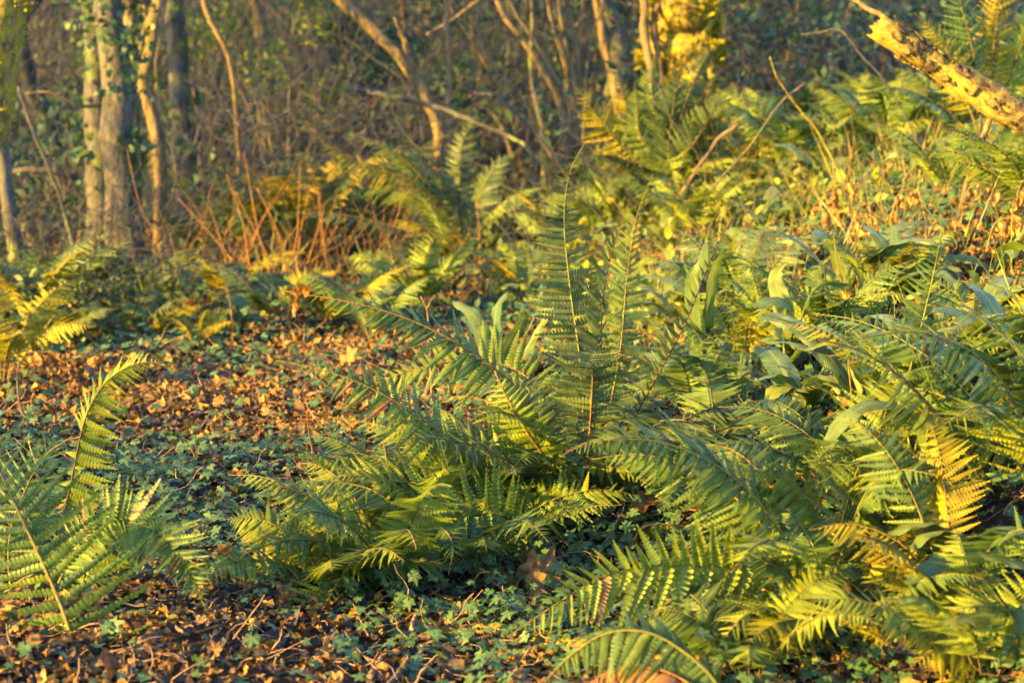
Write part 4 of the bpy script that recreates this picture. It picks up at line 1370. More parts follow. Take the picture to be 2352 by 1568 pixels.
# fern on the right with the flat foreground frond
bR = G(1890, 1385)
dR = bR[1]
fR = thing('fern', 'fern with a flat sunlit frond reaching left over the brown leaves', 'fern', bR)
pfrond(fR, bR, [(1890, 1375, dR), (1840, 1335, dR - 0.03), (1750, 1306, dR - 0.08), (1620, 1298, dR - 0.12), (1480, 1302, dR - 0.16), (1380, 1325, dR - 0.18), (1280, 1385, dR - 0.2), (1165, 1462, dR - 0.2)], 0.135, side='face', roll=-14, npairs=32, bare=0.10, seed=41, pieces=True, mat='fern_bright', stalk='stalk_tan', r0=0.003, droop=5, a0=80, a1=52, hang=0.08, peak=0.3, left=0.72, right=1.08)
pfrond(fR, bR, [(1895, 1370, dR), (1850, 1290, dR + 0.02), (1760, 1185, dR + 0.03), (1680, 1085, dR + 0.02), (1570, 1020, dR - 0.04), (1430, 1005, dR - 0.12), (1300, 1036, dR - 0.18)], 0.115, roll=-38, npairs=34, bare=0.2, seed=42, pieces=True, mat='fern_green', stalk='stalk_rust', r0=0.0045, droop=14, hang=0.15)
pfrond(fR, bR, [(1900, 1375, dR), (1990, 1300, dR - 0.02), (2080, 1240, dR - 0.06), (2160, 1260, dR - 0.1), (2220, 1330, dR - 0.12)], 0.11, roll=20, npairs=24, bare=0.2, seed=43, mat='fern_yellow', stalk='stalk_rust', droop=18)
pfrond(fR, bR, [(1892, 1375, dR + 0.03), (1900, 1260, dR + 0.08), (1860, 1150, dR + 0.1), (1780, 1090, dR + 0.08), (1690, 1080, dR + 0.05)], 0.11, roll=-25, npairs=26, bare=0.2, seed=44, mat='fern_bright', stalk='stalk_tan', droop=12)
pfrond(fR, bR, [(1898, 1372, dR + 0.02), (1945, 1240, dR + 0.05), (1990, 1130, dR + 0.03), (2060, 1080, dR - 0.03), (2150, 1090, dR - 0.1)], 0.115, roll=20, npairs=26, bare=0.2, seed=45, mat='fern_green', stalk='stalk_tan', droop=12)
pfrond(fR, bR, [(1885, 1380, dR - 0.03), (1830, 1400, dR - 0.15), (1760, 1395, dR - 0.25), (1700, 1420, dR - 0.3), (1640, 1500, dR - 0.32)], 0.105, roll=-25, npairs=24, bare=0.15, seed=46, mat='fern_bright', stalk='stalk_tan', droop=15, hang=0.2)
pfrond(fR, bR, [(1895, 1380, dR - 0.02), (1910, 1420, dR - 0.1), (1990, 1440, dR - 0.2), (2070, 1500, dR - 0.25)], 0.10, npairs=22, bare=0.15, seed=47, mat='fern_yellow', stalk='stalk_rust', droop=15)
pfrond(fR, bR, [(1885, 1372, dR + 0.02), (1820, 1270, dR + 0.12), (1730, 1200, dR + 0.15), (1640, 1190, dR + 0.12), (1580, 1230, dR + 0.08)], 0.10, roll=-15, npairs=24, bare=0.2, seed=48, mat='fern_green', droop=18, hang=0.2)

fill_fronds(fR, bR, 6, 0.52, 0.11, (0.2, 4.6), 904, ('fern_green', 'fern_bright', 'fern_bright'))

# big fern at the right edge with long narrow leaflets
dC = 3.75
bC = P(2370, 1420, dC)
bC[2] = terr1(bC[0], bC[1])
fC = thing('fern', 'big fern at the right edge with long narrow leaflets fanning left', 'fern', bC)
q0 = (2365, 1400, dC)
pfrond(fC, bC, [q0, (2310, 1190, dC), (2245, 1065, dC - 0.02), (2140, 935, dC - 0.05), (2050, 850, dC - 0.1), (1960, 800, dC - 0.15), (1880, 780, dC - 0.2)], 0.20, roll=-24, npairs=24, bare=0.34, seed=51, long=True, pieces=True, mat='fern_bright', stalk='stalk_rust', r0=0.006, droop=8, a0=72, a1=38, peak=0.25)
pfrond(fC, bC, [q0, (2370, 1150, dC + 0.05), (2340, 950, dC + 0.08), (2260, 830, dC + 0.06), (2150, 770, dC + 0.02), (2030, 765, dC - 0.03), (1900, 800, dC - 0.08)], 0.16, roll=-22, npairs=30, bare=0.3, seed=52, long=True, pieces=True, mat='fern_green', stalk='stalk_tan', r0=0.005, droop=14)
pfrond(fC, bC, [(2330, 1440, dC + 0.05), (2080, 1330, dC + 0.15), (2010, 1200, dC + 0.2), (2040, 1010, dC + 0.22), (2090, 850, dC + 0.22), (2140, 650, dC + 0.2), (2165, 520, dC + 0.15)], 0.07, side=(1, 0.3, 0), npairs=22, bare=0.68, seed=53, mat='fern_green', stalk='stalk_green', r0=0.0062, droop=10)
pfrond(fC, bC, [q0, (2300, 1250, dC - 0.05), (2220, 1130, dC - 0.1), (2110, 1060, dC - 0.15), (1980, 1060, dC - 0.2), (1880, 1110, dC - 0.24)], 0.15, roll=-24, npairs=26, bare=0.25, seed=54, long=True, mat='fern_green', stalk='stalk_tan', droop=14)
pfrond(fC, bC, [q0, (2380, 1200, dC - 0.05), (2370, 1050, dC - 0.12), (2310, 970, dC - 0.2), (2220, 950, dC - 0.28), (2130, 1000, dC - 0.33)], 0.15, roll=-10, npairs=26, bare=0.3, seed=55, long=True, mat='fern_bright', stalk='stalk_tan', droop=16)
pfrond(fC, bC, [q0, (2420, 1150, dC + 0.1), (2400, 930, dC + 0.15), (2330, 800, dC + 0.15), (2230, 720, dC + 0.13), (2130, 700, dC + 0.1)], 0.14, roll=-20, npairs=26, bare=0.3, seed=56, long=True, mat='fern_bright', stalk='stalk_tan', droop=14)
pfrond(fC, bC, [(2350, 1430, dC), (2200, 1320, dC - 0.05), (2100, 1260, dC - 0.1), (1990, 1230, dC - 0.14), (1900, 1250, dC - 0.16)], 0.13, roll=-26, npairs=24, bare=0.25, seed=57, long=True, mat='fern_green', stalk='stalk_tan', droop=14)

fill_fronds(fC, bC, 4, 0.5, 0.11, (1.6, 4.4), 905, ('fern_green', 'fern_bright', 'fern_bright'), rise=(30, 55))

# out-of-focus fern at the bottom edge, and the one in the lower right corner
dF = 2.95
bF = P(1705, 1690, dF)
bF[2] = terr1(bF[0], bF[1])
fF = thing('fern', 'small arching fern cut off by the bottom edge', 'fern', bF)
pfrond(fF, bF, [(1700, 1680, dF), (1640, 1560, dF), (1560, 1488, dF), (1480, 1450, dF), (1390, 1455, dF), (1310, 1505, dF), (1240, 1575, dF)], 0.10, roll=-40, npairs=36, bare=0.12, seed=61, pieces=True, mat='fern_green', stalk='stalk_green', r0=0.004, droop=30, hang=0.2)
pfrond(fF, bF, [(1695, 1690, dF - 0.05), (1620, 1600, dF - 0.03), (1540, 1545, dF - 0.02), (1450, 1530, dF), (1380, 1550, dF), (1330, 1590, dF)], 0.08, roll=-20, npairs=26, bare=0.12, seed=62, mat='fern_rust', stalk='stalk_rust', droop=25)
pfrond(fF, bF, [(1710, 1690, dF + 0.05), (1670, 1600, dF + 0.1), (1600, 1540, dF + 0.15), (1520, 1525, dF + 0.2), (1440, 1560, dF + 0.2)], 0.09, roll=-10, npairs=26, bare=0.12, seed=63, mat='fern_green', droop=15)
dK = 3.1
bK = P(2400, 1690, dK)
bK[2] = terr1(bK[0], bK[1])
fK = thing('fern', 'yellowing fern filling the lower right corner', 'fern', bK)
pfrond(fK, bK, [(2400, 1680, dK), (2330, 1560, dK), (2250, 1490, dK), (2170, 1480, dK - 0.03), (2090, 1530, dK - 0.06)], 0.13, roll=-30, npairs=26, bare=0.15, seed=66, mat='fern_yellow', stalk='stalk_rust', droop=10)
pfrond(fK, bK, [(2410, 1680, dK), (2390, 1540, dK), (2340, 1430, dK), (2270, 1390, dK - 0.03), (2190, 1400, dK - 0.06)], 0.12, roll=-30, npairs=26, bare=0.15, seed=67, mat='fern_bright', stalk='stalk_tan', droop=10)
pfrond(fK, bK, [(2410, 1690, dK - 0.05), (2340, 1620, dK - 0.08), (2270, 1580, dK - 0.1), (2200, 1600, dK - 0.12)], 0.11, roll=-30, npairs=24, bare=0.1, seed=68, mat='fern_green', stalk='stalk_tan', droop=10)

# fern behind, left of the middle one, upright wheel of fronds
fD_b = G(1060, 640)
dD = fD_b[1]
fD = thing('fern', 'wide shuttlecock fern with a dozen fronds behind the middle fern', 'fern', fD_b)
bD = fD_b
cD = (1058, 630, dD)
for q, (pix, W, mt) in enumerate([
    ([(1030, 520), (950, 420), (850, 385), (760, 340), (690, 262)], 0.13, 'fern_yellow'), ([(1045, 520), (985, 430), (930, 370), (870, 330), (795, 318)], 0.13, 'fern_bright'),
    ([(1000, 560), (900, 520), (800, 495), (700, 488), (615, 494)], 0.125, 'fern_dull'), ([(1040, 480), (985, 370), (925, 300), (890, 225)], 0.125, 'fern_dull'),
    ([(1060, 500), (1055, 400), (1062, 330), (1100, 250)], 0.125, 'fern_dull'), ([(1080, 520), (1110, 430), (1150, 370), (1200, 340)], 0.125, 'fern_dull'),
    ([(1090, 550), (1140, 480), (1200, 440), (1260, 430)], 0.13, 'fern_green'), ([(1010, 590), (930, 570), (850, 590), (780, 640)], 0.13, 'fern_green'),
    ([(1040, 560), (980, 470), (900, 430), (800, 440), (720, 480)], 0.13, 'fern_green'), ([(1100, 590), (1160, 560), (1220, 560), (1270, 600)], 0.13, 'fern_green'),
    ([(1050, 590), (1000, 560), (950, 590), (920, 660)], 0.13, 'fern_green'), ([(1070, 590), (1080, 550), (1120, 560), (1150, 620)], 0.13, 'fern_green')]):
    z = np.linspace(0, 1, len(pix) + 1)[1:]
    off = [-0.15, 0.1, -0.1, 0.25, 0.3, 0.2, 0.0, -0.3, 0.35, -0.15, -0.4, -0.35][q]
    pfrond(fD, bD, [cD] + [(a, b, dD + off * t) for (a, b), t in zip(pix, z)], W, mat=mt, stalk='stalk_tan', npairs=38, bare=0.2, seed=70 + q, roll=[-30, -25, -10, 10, 15, 20, 20, -10, -20, 10, 0, 0][q], droop=10, lo=True, r0=0.005)

fill_fronds(fD, bD, 10, 0.62, 0.13, (0.3, 6.0), 907, ('fern_dull', 'fern_green', 'fern_yellow'), rise=(50, 78), end=(-20, 10), lo=True)

# upright fern before the coppice trunk
dE = 9.0
bE = P(1535, 445, dE)
bE[2] = terr1(bE[0], bE[1])
fE = thing('fern', 'upright fern before the yellow coppice trunk, its fronds standing like feathers', 'fern', bE)
cE = (1535, 168.6 + FPX * (CAM_Z - bE[2]) / dE, dE)
for q, (pix, mt, off, sd) in enumerate([
    ([(1480, 390), (1420, 330), (1370, 265), (1335, 215), (1312, 185)], 'fern_yellow', -0.1, (1, 0.2, 0.6)), ([(1500, 370), (1455, 290), (1430, 220), (1412, 160)], 'fern_yellow', 0.0, (1, 0.2, 0.25)),
    ([(1520, 350), (1500, 250), (1496, 180), (1505, 120)], 'fern_green', 0.1, (1, 0.2, 0.1)), ([(1550, 340), (1570, 250), (1600, 170), (1640, 100)], 'fern_dull', 0.05, (1, 0.3, -0.2)),
    ([(1570, 370), (1620, 300), (1665, 240), (1700, 180)], 'fern_green', 0.0, (1, 0.2, -0.4)), ([(1500, 410), (1440, 370), (1380, 355), (1320, 370)], 'fern_dull', -0.2, None),
    ([(1580, 400), (1650, 370), (1710, 365), (1770, 390)], 'fern_bright', -0.1, None), ([(1535, 350), (1545, 260), (1552, 190), (1570, 130)], 'fern_dull', -0.1, (1, 0.5, 0)),
    ([(1490, 425), (1450, 400), (1410, 415), (1385, 470)], 'fern_dull', -0.35, None), ([(1510, 380), (1470, 310), (1462, 250), (1458, 190)], 'fern_green', -0.1, (1, 0.1, 0.2)),
    ([(1560, 380), (1600, 320), (1632, 260), (1650, 200)], 'fern_dull', -0.15, (1, 0.3, -0.3)), ([(1580, 420), (1630, 400), (1670, 420), (1690, 480)], 'fern_green', -0.35, None), ([(1535, 410), (1530, 380), (1540, 390), (1555, 440)], 'fern_bright', -0.5, (1, 0, 0))]):
    z = np.linspace(0, 1, len(pix) + 1)[1:]
    pfrond(fE, bE, [cE] + [(a, b, dE + off * t) for (a, b), t in zip(pix, z)], 0.15, side=sd, mat=mt, stalk='stalk_tan', npairs=36, bare=0.15, seed=90 + q, droop=8, lo=True, r0=0.005)

# fern behind the broken log
dU = 7.6
bU = P(2255, 330, dU)
bU[2] = terr1(bU[0], bU[1])
fU = thing('fern', 'tall olive fern standing behind the broken log', 'fern', bU)
cU = (2255, 330, dU)
for q, (pix, W) in enumerate([([(2220, 230), (2180, 130), (2140, 70), (2100, 30)], 0.12), ([(2250, 200), (2225, 80), (2205, 0), (2200, -80)], 0.13), ([(2275, 200), (2285, 80), (2300, -20), (2320, -120)], 0.13),
                              ([(2300, 220), (2340, 120), (2370, 40), (2400, -20)], 0.13), ([(2200, 280), (2120, 220), (2040, 200), (1960, 220)], 0.12), ([(2310, 260), (2360, 200), (2420, 180)], 0.12)]):
    pfrond(fU, bU, [cU] + [(a, b, dU + 0.05 * q) for a, b in pix], W, side=(1, 0.2, 0) if q < 4 else None, mat=['fern_yellow', 'fern_green', 'fern_yellow', 'fern_bright', 'fern_green', 'fern_green'][q], stalk='stalk_tan', npairs=28, bare=0.2, seed=110 + q, lo=True, droop=8, r0=0.005)

# other ferns of the undergrowth
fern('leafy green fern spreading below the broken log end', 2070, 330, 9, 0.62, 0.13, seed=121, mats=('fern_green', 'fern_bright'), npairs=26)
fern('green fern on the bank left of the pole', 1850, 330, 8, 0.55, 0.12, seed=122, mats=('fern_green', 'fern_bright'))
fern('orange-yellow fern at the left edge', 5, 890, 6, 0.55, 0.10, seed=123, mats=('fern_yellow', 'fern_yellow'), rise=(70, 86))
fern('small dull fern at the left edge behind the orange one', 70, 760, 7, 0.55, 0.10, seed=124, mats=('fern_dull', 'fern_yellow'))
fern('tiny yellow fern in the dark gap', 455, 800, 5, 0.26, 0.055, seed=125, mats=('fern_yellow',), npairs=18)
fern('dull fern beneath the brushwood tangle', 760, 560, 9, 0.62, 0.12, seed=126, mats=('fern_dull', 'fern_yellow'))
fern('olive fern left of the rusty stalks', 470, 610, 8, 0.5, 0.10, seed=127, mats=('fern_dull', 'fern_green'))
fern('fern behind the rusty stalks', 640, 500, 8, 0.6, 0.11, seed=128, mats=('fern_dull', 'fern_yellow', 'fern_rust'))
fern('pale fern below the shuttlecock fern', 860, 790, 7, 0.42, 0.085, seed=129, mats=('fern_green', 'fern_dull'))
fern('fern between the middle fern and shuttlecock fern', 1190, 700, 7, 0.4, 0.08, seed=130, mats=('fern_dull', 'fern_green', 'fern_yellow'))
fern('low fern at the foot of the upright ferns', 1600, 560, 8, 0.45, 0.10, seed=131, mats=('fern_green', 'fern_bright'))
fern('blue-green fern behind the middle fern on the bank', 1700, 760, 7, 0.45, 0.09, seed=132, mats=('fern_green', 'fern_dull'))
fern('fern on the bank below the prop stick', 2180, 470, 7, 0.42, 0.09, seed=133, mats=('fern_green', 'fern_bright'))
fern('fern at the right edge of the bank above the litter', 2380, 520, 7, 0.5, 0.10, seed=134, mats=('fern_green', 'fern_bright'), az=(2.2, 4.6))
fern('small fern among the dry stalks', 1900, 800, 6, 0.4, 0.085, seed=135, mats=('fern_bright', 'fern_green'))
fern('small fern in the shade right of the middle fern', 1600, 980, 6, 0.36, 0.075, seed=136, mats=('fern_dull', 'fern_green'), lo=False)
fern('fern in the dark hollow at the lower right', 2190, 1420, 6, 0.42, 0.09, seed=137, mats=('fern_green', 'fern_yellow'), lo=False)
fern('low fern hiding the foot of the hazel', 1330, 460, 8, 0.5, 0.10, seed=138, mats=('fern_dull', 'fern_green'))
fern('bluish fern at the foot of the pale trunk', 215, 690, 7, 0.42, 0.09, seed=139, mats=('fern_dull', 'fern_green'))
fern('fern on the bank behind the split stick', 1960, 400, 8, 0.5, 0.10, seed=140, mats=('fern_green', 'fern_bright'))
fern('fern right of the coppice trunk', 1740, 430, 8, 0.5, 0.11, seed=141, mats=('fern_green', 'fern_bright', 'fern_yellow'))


for q, (a, b_, n_, l_, w_, mt, lb) in enumerate([
    (560, 590, 9, 0.80, 0.13, ('fern_dull', 'fern_yellow', 'fern_green'), 'olive fern in the thick of the rusty stalks'), (690, 610, 11, 0.95, 0.15, ('fern_green', 'fern_yellow', 'fern_dull'), 'olive fern right of the rusty stalks'),
    (850, 600, 11, 0.95, 0.15, ('fern_dull', 'fern_green'), 'olive fern left of the shuttlecock fern'), (960, 720, 8, 0.46, 0.10, ('fern_green', 'fern_bright'), 'green fern in front of the shuttlecock fern'),
    (770, 760, 7, 0.40, 0.09, ('fern_green', 'fern_yellow'), 'small fern behind the arching left fronds'), (1290, 590, 9, 0.5, 0.11, ('fern_green', 'fern_dull', 'fern_yellow'), 'fern behind the tall upright frond'),
    (1420, 560, 8, 0.5, 0.11, ('fern_bright', 'fern_green'), 'fern between the tall frond and the upright ferns'), (150, 700, 8, 0.5, 0.11, ('fern_dull', 'fern_green'), 'dim fern under the leaning pole'),
    (1830, 420, 9, 0.6, 0.13, ('fern_bright', 'fern_green'), 'bright fern in the bank grass'), (2050, 380, 9, 0.62, 0.13, ('fern_bright', 'fern_green'), 'bright fern under the broken log end'), (2230, 340, 8, 0.55, 0.12, ('fern_bright', 'fern_yellow'), 'bright fern under the middle of the broken log')]):
    fern(lb, a, b_, n_, l_, w_, seed=1600 + q, mats=mt, npairs=30)

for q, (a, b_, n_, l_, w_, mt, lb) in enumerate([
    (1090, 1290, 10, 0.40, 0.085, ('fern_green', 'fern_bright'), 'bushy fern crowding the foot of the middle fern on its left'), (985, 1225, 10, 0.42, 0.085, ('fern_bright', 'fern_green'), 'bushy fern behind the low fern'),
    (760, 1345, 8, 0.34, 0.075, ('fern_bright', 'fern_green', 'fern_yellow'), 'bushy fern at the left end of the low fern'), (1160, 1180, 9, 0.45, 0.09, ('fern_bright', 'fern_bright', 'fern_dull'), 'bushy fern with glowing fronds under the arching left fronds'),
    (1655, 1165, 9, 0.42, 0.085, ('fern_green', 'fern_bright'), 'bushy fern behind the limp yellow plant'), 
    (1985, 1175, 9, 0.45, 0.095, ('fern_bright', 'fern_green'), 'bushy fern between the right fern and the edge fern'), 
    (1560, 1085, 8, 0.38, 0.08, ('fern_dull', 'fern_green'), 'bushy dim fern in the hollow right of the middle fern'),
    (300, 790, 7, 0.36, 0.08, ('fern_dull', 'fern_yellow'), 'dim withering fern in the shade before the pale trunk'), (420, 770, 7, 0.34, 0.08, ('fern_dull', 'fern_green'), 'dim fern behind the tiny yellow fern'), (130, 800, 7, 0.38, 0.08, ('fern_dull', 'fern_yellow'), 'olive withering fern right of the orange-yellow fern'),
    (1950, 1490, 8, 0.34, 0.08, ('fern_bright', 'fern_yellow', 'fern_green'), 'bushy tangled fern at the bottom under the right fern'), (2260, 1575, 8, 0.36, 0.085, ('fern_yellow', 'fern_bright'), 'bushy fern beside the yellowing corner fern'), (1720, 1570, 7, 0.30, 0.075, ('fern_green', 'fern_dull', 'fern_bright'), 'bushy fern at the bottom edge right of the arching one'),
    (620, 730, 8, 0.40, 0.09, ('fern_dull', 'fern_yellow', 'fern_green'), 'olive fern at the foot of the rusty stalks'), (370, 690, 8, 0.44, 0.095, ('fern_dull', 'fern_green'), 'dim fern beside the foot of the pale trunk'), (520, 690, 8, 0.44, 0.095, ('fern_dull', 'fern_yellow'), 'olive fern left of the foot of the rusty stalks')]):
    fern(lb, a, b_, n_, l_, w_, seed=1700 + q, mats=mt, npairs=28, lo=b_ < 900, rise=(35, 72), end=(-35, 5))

gq = np.random.default_rng(77)
spots = []
for i in range(7):
    spots.append((1640 + 720 * (i + gq.uniform(0.1, 0.9)) / 7, gq.uniform(660, 1080)))
spots.sort()
for i, (a, b_) in enumerate(spots):
    fern('lesser fern crowding the bank, %s of its kind from the left' % ORD[i], a, b_, int(gq.integers(5, 8)), gq.uniform(0.28, 0.42), gq.uniform(0.065, 0.085), 'lesser ferns crowding the bank', ('fern_bright', 'fern_green', 'fern_bright', 'fern_yellow'), seed=1500 + i, npairs=22)

# ------------------------------------------------------------------ hart's-tongue ferns: undivided strap leaves
def strap_leaf(parent, base, ctrl, w, seed=0, roll=0.0, side=None, mat='strap_green', curl=0.25):
    g = np.random.default_rng(seed)
    n, m = 22, 7
    p = catmull(ctrl, n)
    T = tangents(p)
    if side is None:
        h = p[-1] - p[0]
        h[2] = 0
        side = np.cross(unit(h + 1e-6), [0, 0, 1.0])
    S = unit(np.asarray(side)[None] - T * np.sum(T * np.asarray(side)[None], -1, keepdims=True))
    S = rot_about(S, T, math.radians(roll))
    Nn = np.cross(S, T)
    t = np.linspace(0, 1, n)
    prof = np.clip(np.where(t < 0.12, 0.08 + 0.5 * np.maximum(0, t - 0.04) * 8, 0.55 + 0.45 * np.minimum(1, (t - 0.12) / 0.3)), 0.06, 1) * np.sqrt(np.clip(1 - ((t - 0.45) / 0.56) ** 2 * (t > 0.45), 0, 1)) + 0.02
    u = np.linspace(-1, 1, m)
    W = w * prof
    wav = 0.10 * w * np.abs(u)[None] ** 2 * np.sin(t[:, None] * 34 + g.uniform(0, 6, 1) + 1.3 * np.sign(u)[None])
    V = p[:, None] + S[:, None] * (u[None, :, None] * W[:, None, None]) + Nn[:, None] * ((-curl * np.abs(u)[None] ** 2 * W[:, None] + 0.12 * np.abs(u)[None] * W[:, None] + wav)[..., None])
    V = V.reshape(-1, 3) - base
    i, j = np.meshgrid(np.arange(n - 1), np.arange(m - 1), indexing='ij')
    a = i * m + j
    Tt = np.concatenate([np.stack([a, a + m, a + m + 1], -1).reshape(-1, 3), np.stack([a, a + m + 1, a + 1], -1).reshape(-1, 3)])
    tt, uu = np.meshgrid(t, u, indexing='ij')
    L = np.stack([tt + 0.15 * np.abs(uu), uu, np.abs(uu)], -1).reshape(-1, 3)
    return link('frond', build_mesh('frond', V, Tt, np.full(len(V), g.random()), L), MATS[mat], parent)


def hartstongue(label, px, py, leaves, w=0.024, seed=0, extra=0, ln=0.34, d=None):
    b = G(px, py)
    if d is not None:
        b = P(px, py, d)
        b[2] = terr1(b[0], d)
    d = b[1]
    t = thing('hartstongue_fern', label, 'fern', b, "strap-leaved ferns")
    g = np.random.default_rng(seed)
    for q, lf in enumerate(leaves):
        pts = [b + [0, 0, 0.01]] + [P(a, c, d + e) for a, c, e in lf]
        strap_leaf(t, b, pts, w * g.uniform(0.85, 1.15), seed + q, g.normal(-15, 12))
    for q in range(extra):
        a = g.uniform(0, 6.28)
        c = crown_frond(b, a, ln * g.uniform(0.7, 1.15), g.uniform(55, 80), g.uniform(-50, 5), 5)
        strap_leaf(t, b, c, w * g.uniform(0.8, 1.15), seed + 50 + q, g.normal(0, 15))
    return t


hartstongue('strap-leaved fern just left behind the middle fern', 1135, 905, [[(1120, 800, 0), (1090, 725, 0.05), (1040, 692, 0.1)], [(1135, 790, 0.05), (1140, 710, 0.08), (1165, 672, 0.1)], [(1160, 800, 0), (1195, 745, -0.05), (1205, 715, -0.1)], [(1180, 820, 0), (1210, 760, 0.02), (1255, 670, 0.02)], [(1190, 830, 0.05), (1240, 750, 0.1), (1275, 690, 0.1)], [(1100, 830, -0.05), (1070, 790, -0.1), (1030, 800, -0.15)]], 0.024, 201, 3)
hartstongue('strap-leaved fern with one glowing upright leaf behind the dark fern', 1610, 705, [[(1590, 660, -0.05), (1612, 610, -0.08), (1622, 560, -0.08)], [(1640, 620, 0), (1690, 590, 0), (1740, 610, -0.05)], [(1580, 640, 0), (1540, 600, 0), (1500, 620, -0.05)]], 0.022, 202, 3, 0.24, 5.2)
hartstongue('strap-leaved fern with a broad glowing leaf at the right edge', 2330, 905, [[(2352, 820, 0), (2300, 760, -0.03), (2240, 715, -0.06), (2205, 692, -0.08)], [(2380, 800, 0), (2330, 680, 0.02), (2270, 650, 0.02)], [(2300, 850, -0.1), (2200, 800, -0.2), (2120, 830, -0.25)]], 0.021, 203, 2, 0.2, 4.0)
hartstongue('strap-leaved fern with a drooping leaf among the long leaflets', 2150, 1130, [[(2100, 960, -0.05), (2020, 925, -0.12), (1940, 960, -0.16), (1880, 1050, -0.18)], [(2180, 1000, -0.05), (2270, 930, -0.08), (2330, 970, -0.12)], [(2100, 1050, -0.1), (2050, 1090, -0.15), (2020, 1170, -0.18)]], 0.022, 204, 3, 0.26)
hartstongue('dark strap-leaved fern in the lower right hollow', 2230, 1330, [[(2190, 1230, -0.05), (2110, 1200, -0.1), (2040, 1230, -0.15)], [(2260, 1230, -0.05), (2330, 1210, -0.1), (2400, 1260, -0.12)], [(2250, 1270, -0.1), (2160, 1290, -0.2), (2080, 1340, -0.25)]], 0.024, 205, 3, 0.26)
hartstongue('strap-leaved fern with a torn yellow leaf at the right edge', 2400, 1420, [[(2400, 1330, -0.05), (2330, 1290, -0.08), (2245, 1270, -0.1)], [(2380, 1400, -0.1), (2350, 1440, -0.15), (2310, 1530, -0.2)]], 0.024, 206, 1, 0.2)
hartstongue('strap-leaved fern with a ruffled yellow leaf on the bank', 1800, 770, [[(1820, 720, 0), (1780, 690, -0.03), (1730, 705, -0.06)], [(1850, 700, 0), (1890, 650, 0.03), (1960, 660, 0.03)], [(1800, 720, 0), (1780, 640, 0.04), (1800, 610, 0.04)]], 0.024, 207, 3, 0.24, 5.0)
hartstongue('strap-leaved fern beside the dry stalks', 2010, 730, [[(2020, 650, 0), (2050, 600, 0), (2100, 590, -0.03)], [(1990, 660, 0), (1960, 610, 0.02), (1930, 600, 0.02)], [(2040, 680, -0.02), (2090, 650, -0.05), (2150, 660, -0.08)]], 0.030, 208, 3)
hartstongue('glossy strap-leaved fern below the prop stick', 2300, 420, [[(2300, 350, 0), (2290, 300, 0), (2270, 280, 0)], [(2330, 340, 0), (2340, 290, 0), (2352, 260, 0)], [(2260, 370, 0), (2200, 330, 0), (2150, 320, 0)]], 0.032, 209, 4)
hartstongue('strap-leaved fern on the bank left of the prop stick', 2120, 420, [[(2100, 370, 0), (2060, 350, 0), (2020, 370, 0)]], 0.028, 210, 5)
hartstongue('strap-leaved fern right of the upright ferns', 1760, 560, [[(1780, 500, 0), (1820, 480, 0), (1870, 490, 0)]], 0.028, 211, 5)
hartstongue('strap-leaved fern between the upright ferns and the middle fern', 1530, 590, [[(1540, 540, 0), (1550, 500, 0), (1580, 480, 0)]], 0.026, 212, 5)
hartstongue('small strap-leaved fern in the shade below the rusty stalks', 560, 760, [[(560, 700, 0), (540, 680, 0), (510, 690, 0)]], 0.022, 213, 5, 0.25)
hartstongue('strap-leaved fern at the foot of the pale trunk', 330, 700, [[(330, 650, 0), (370, 630, 0), (400, 640, 0)]], 0.026, 214, 6, 0.3)
hartstongue('strap-leaved fern at the far right of the litter bank', 2290, 640, [[(2250, 600, 0), (2200, 590, 0), (2150, 600, 0)]], 0.026, 215, 4)


gq = np.random.default_rng(91)
for q in range(18):
    hartstongue('broad strap-leaved fern crowding the sunny bank, %s of eighteen from the left' % ORD[q], 1560 + 800 * (q + gq.uniform(0.2, 0.8)) / 18, gq.choice([430, 690, 750, 820, 900, 980]) + gq.uniform(-30, 30), [], gq.uniform(0.023, 0.030), 2200 + q * 7, int(gq.integers(6, 9)), gq.uniform(0.28, 0.40))

# ------------------------------------------------------------------ stalks, sticks and small logs
def stalk(label, pix, r=0.003, mat='stalk_rust', name='dead_stalk', seed=0, group=None, twigs=(), cat='stalk'):
    c = [P(*q) for q in pix]
    foot = c[0]
    z = terr1(foot[0], foot[1])
    if foot[2] > z:
        c.insert(0, np.array([foot[0] + 0.01, foot[1], z - 0.01]))
    b = c[0]
    me, p = stem_mesh(c, r, r * 0.3, 18, 6, 0.12, seed, 0, b)
    if not twigs:
        return tag(link(name, me, MATS[mat], None, b), label, cat, group)
    t = thing(name, label, cat, b, group)
    link('main_stem', me, MATS[mat], t)
    for q, (pp, rr) in enumerate(twigs):
        me, _ = stem_mesh([P(*z) for z in pp], rr, rr * 0.5, 10, 5, 0.1, seed + q + 1, 0, b)
        link('side_twig', me, MATS[mat], t)
    return t


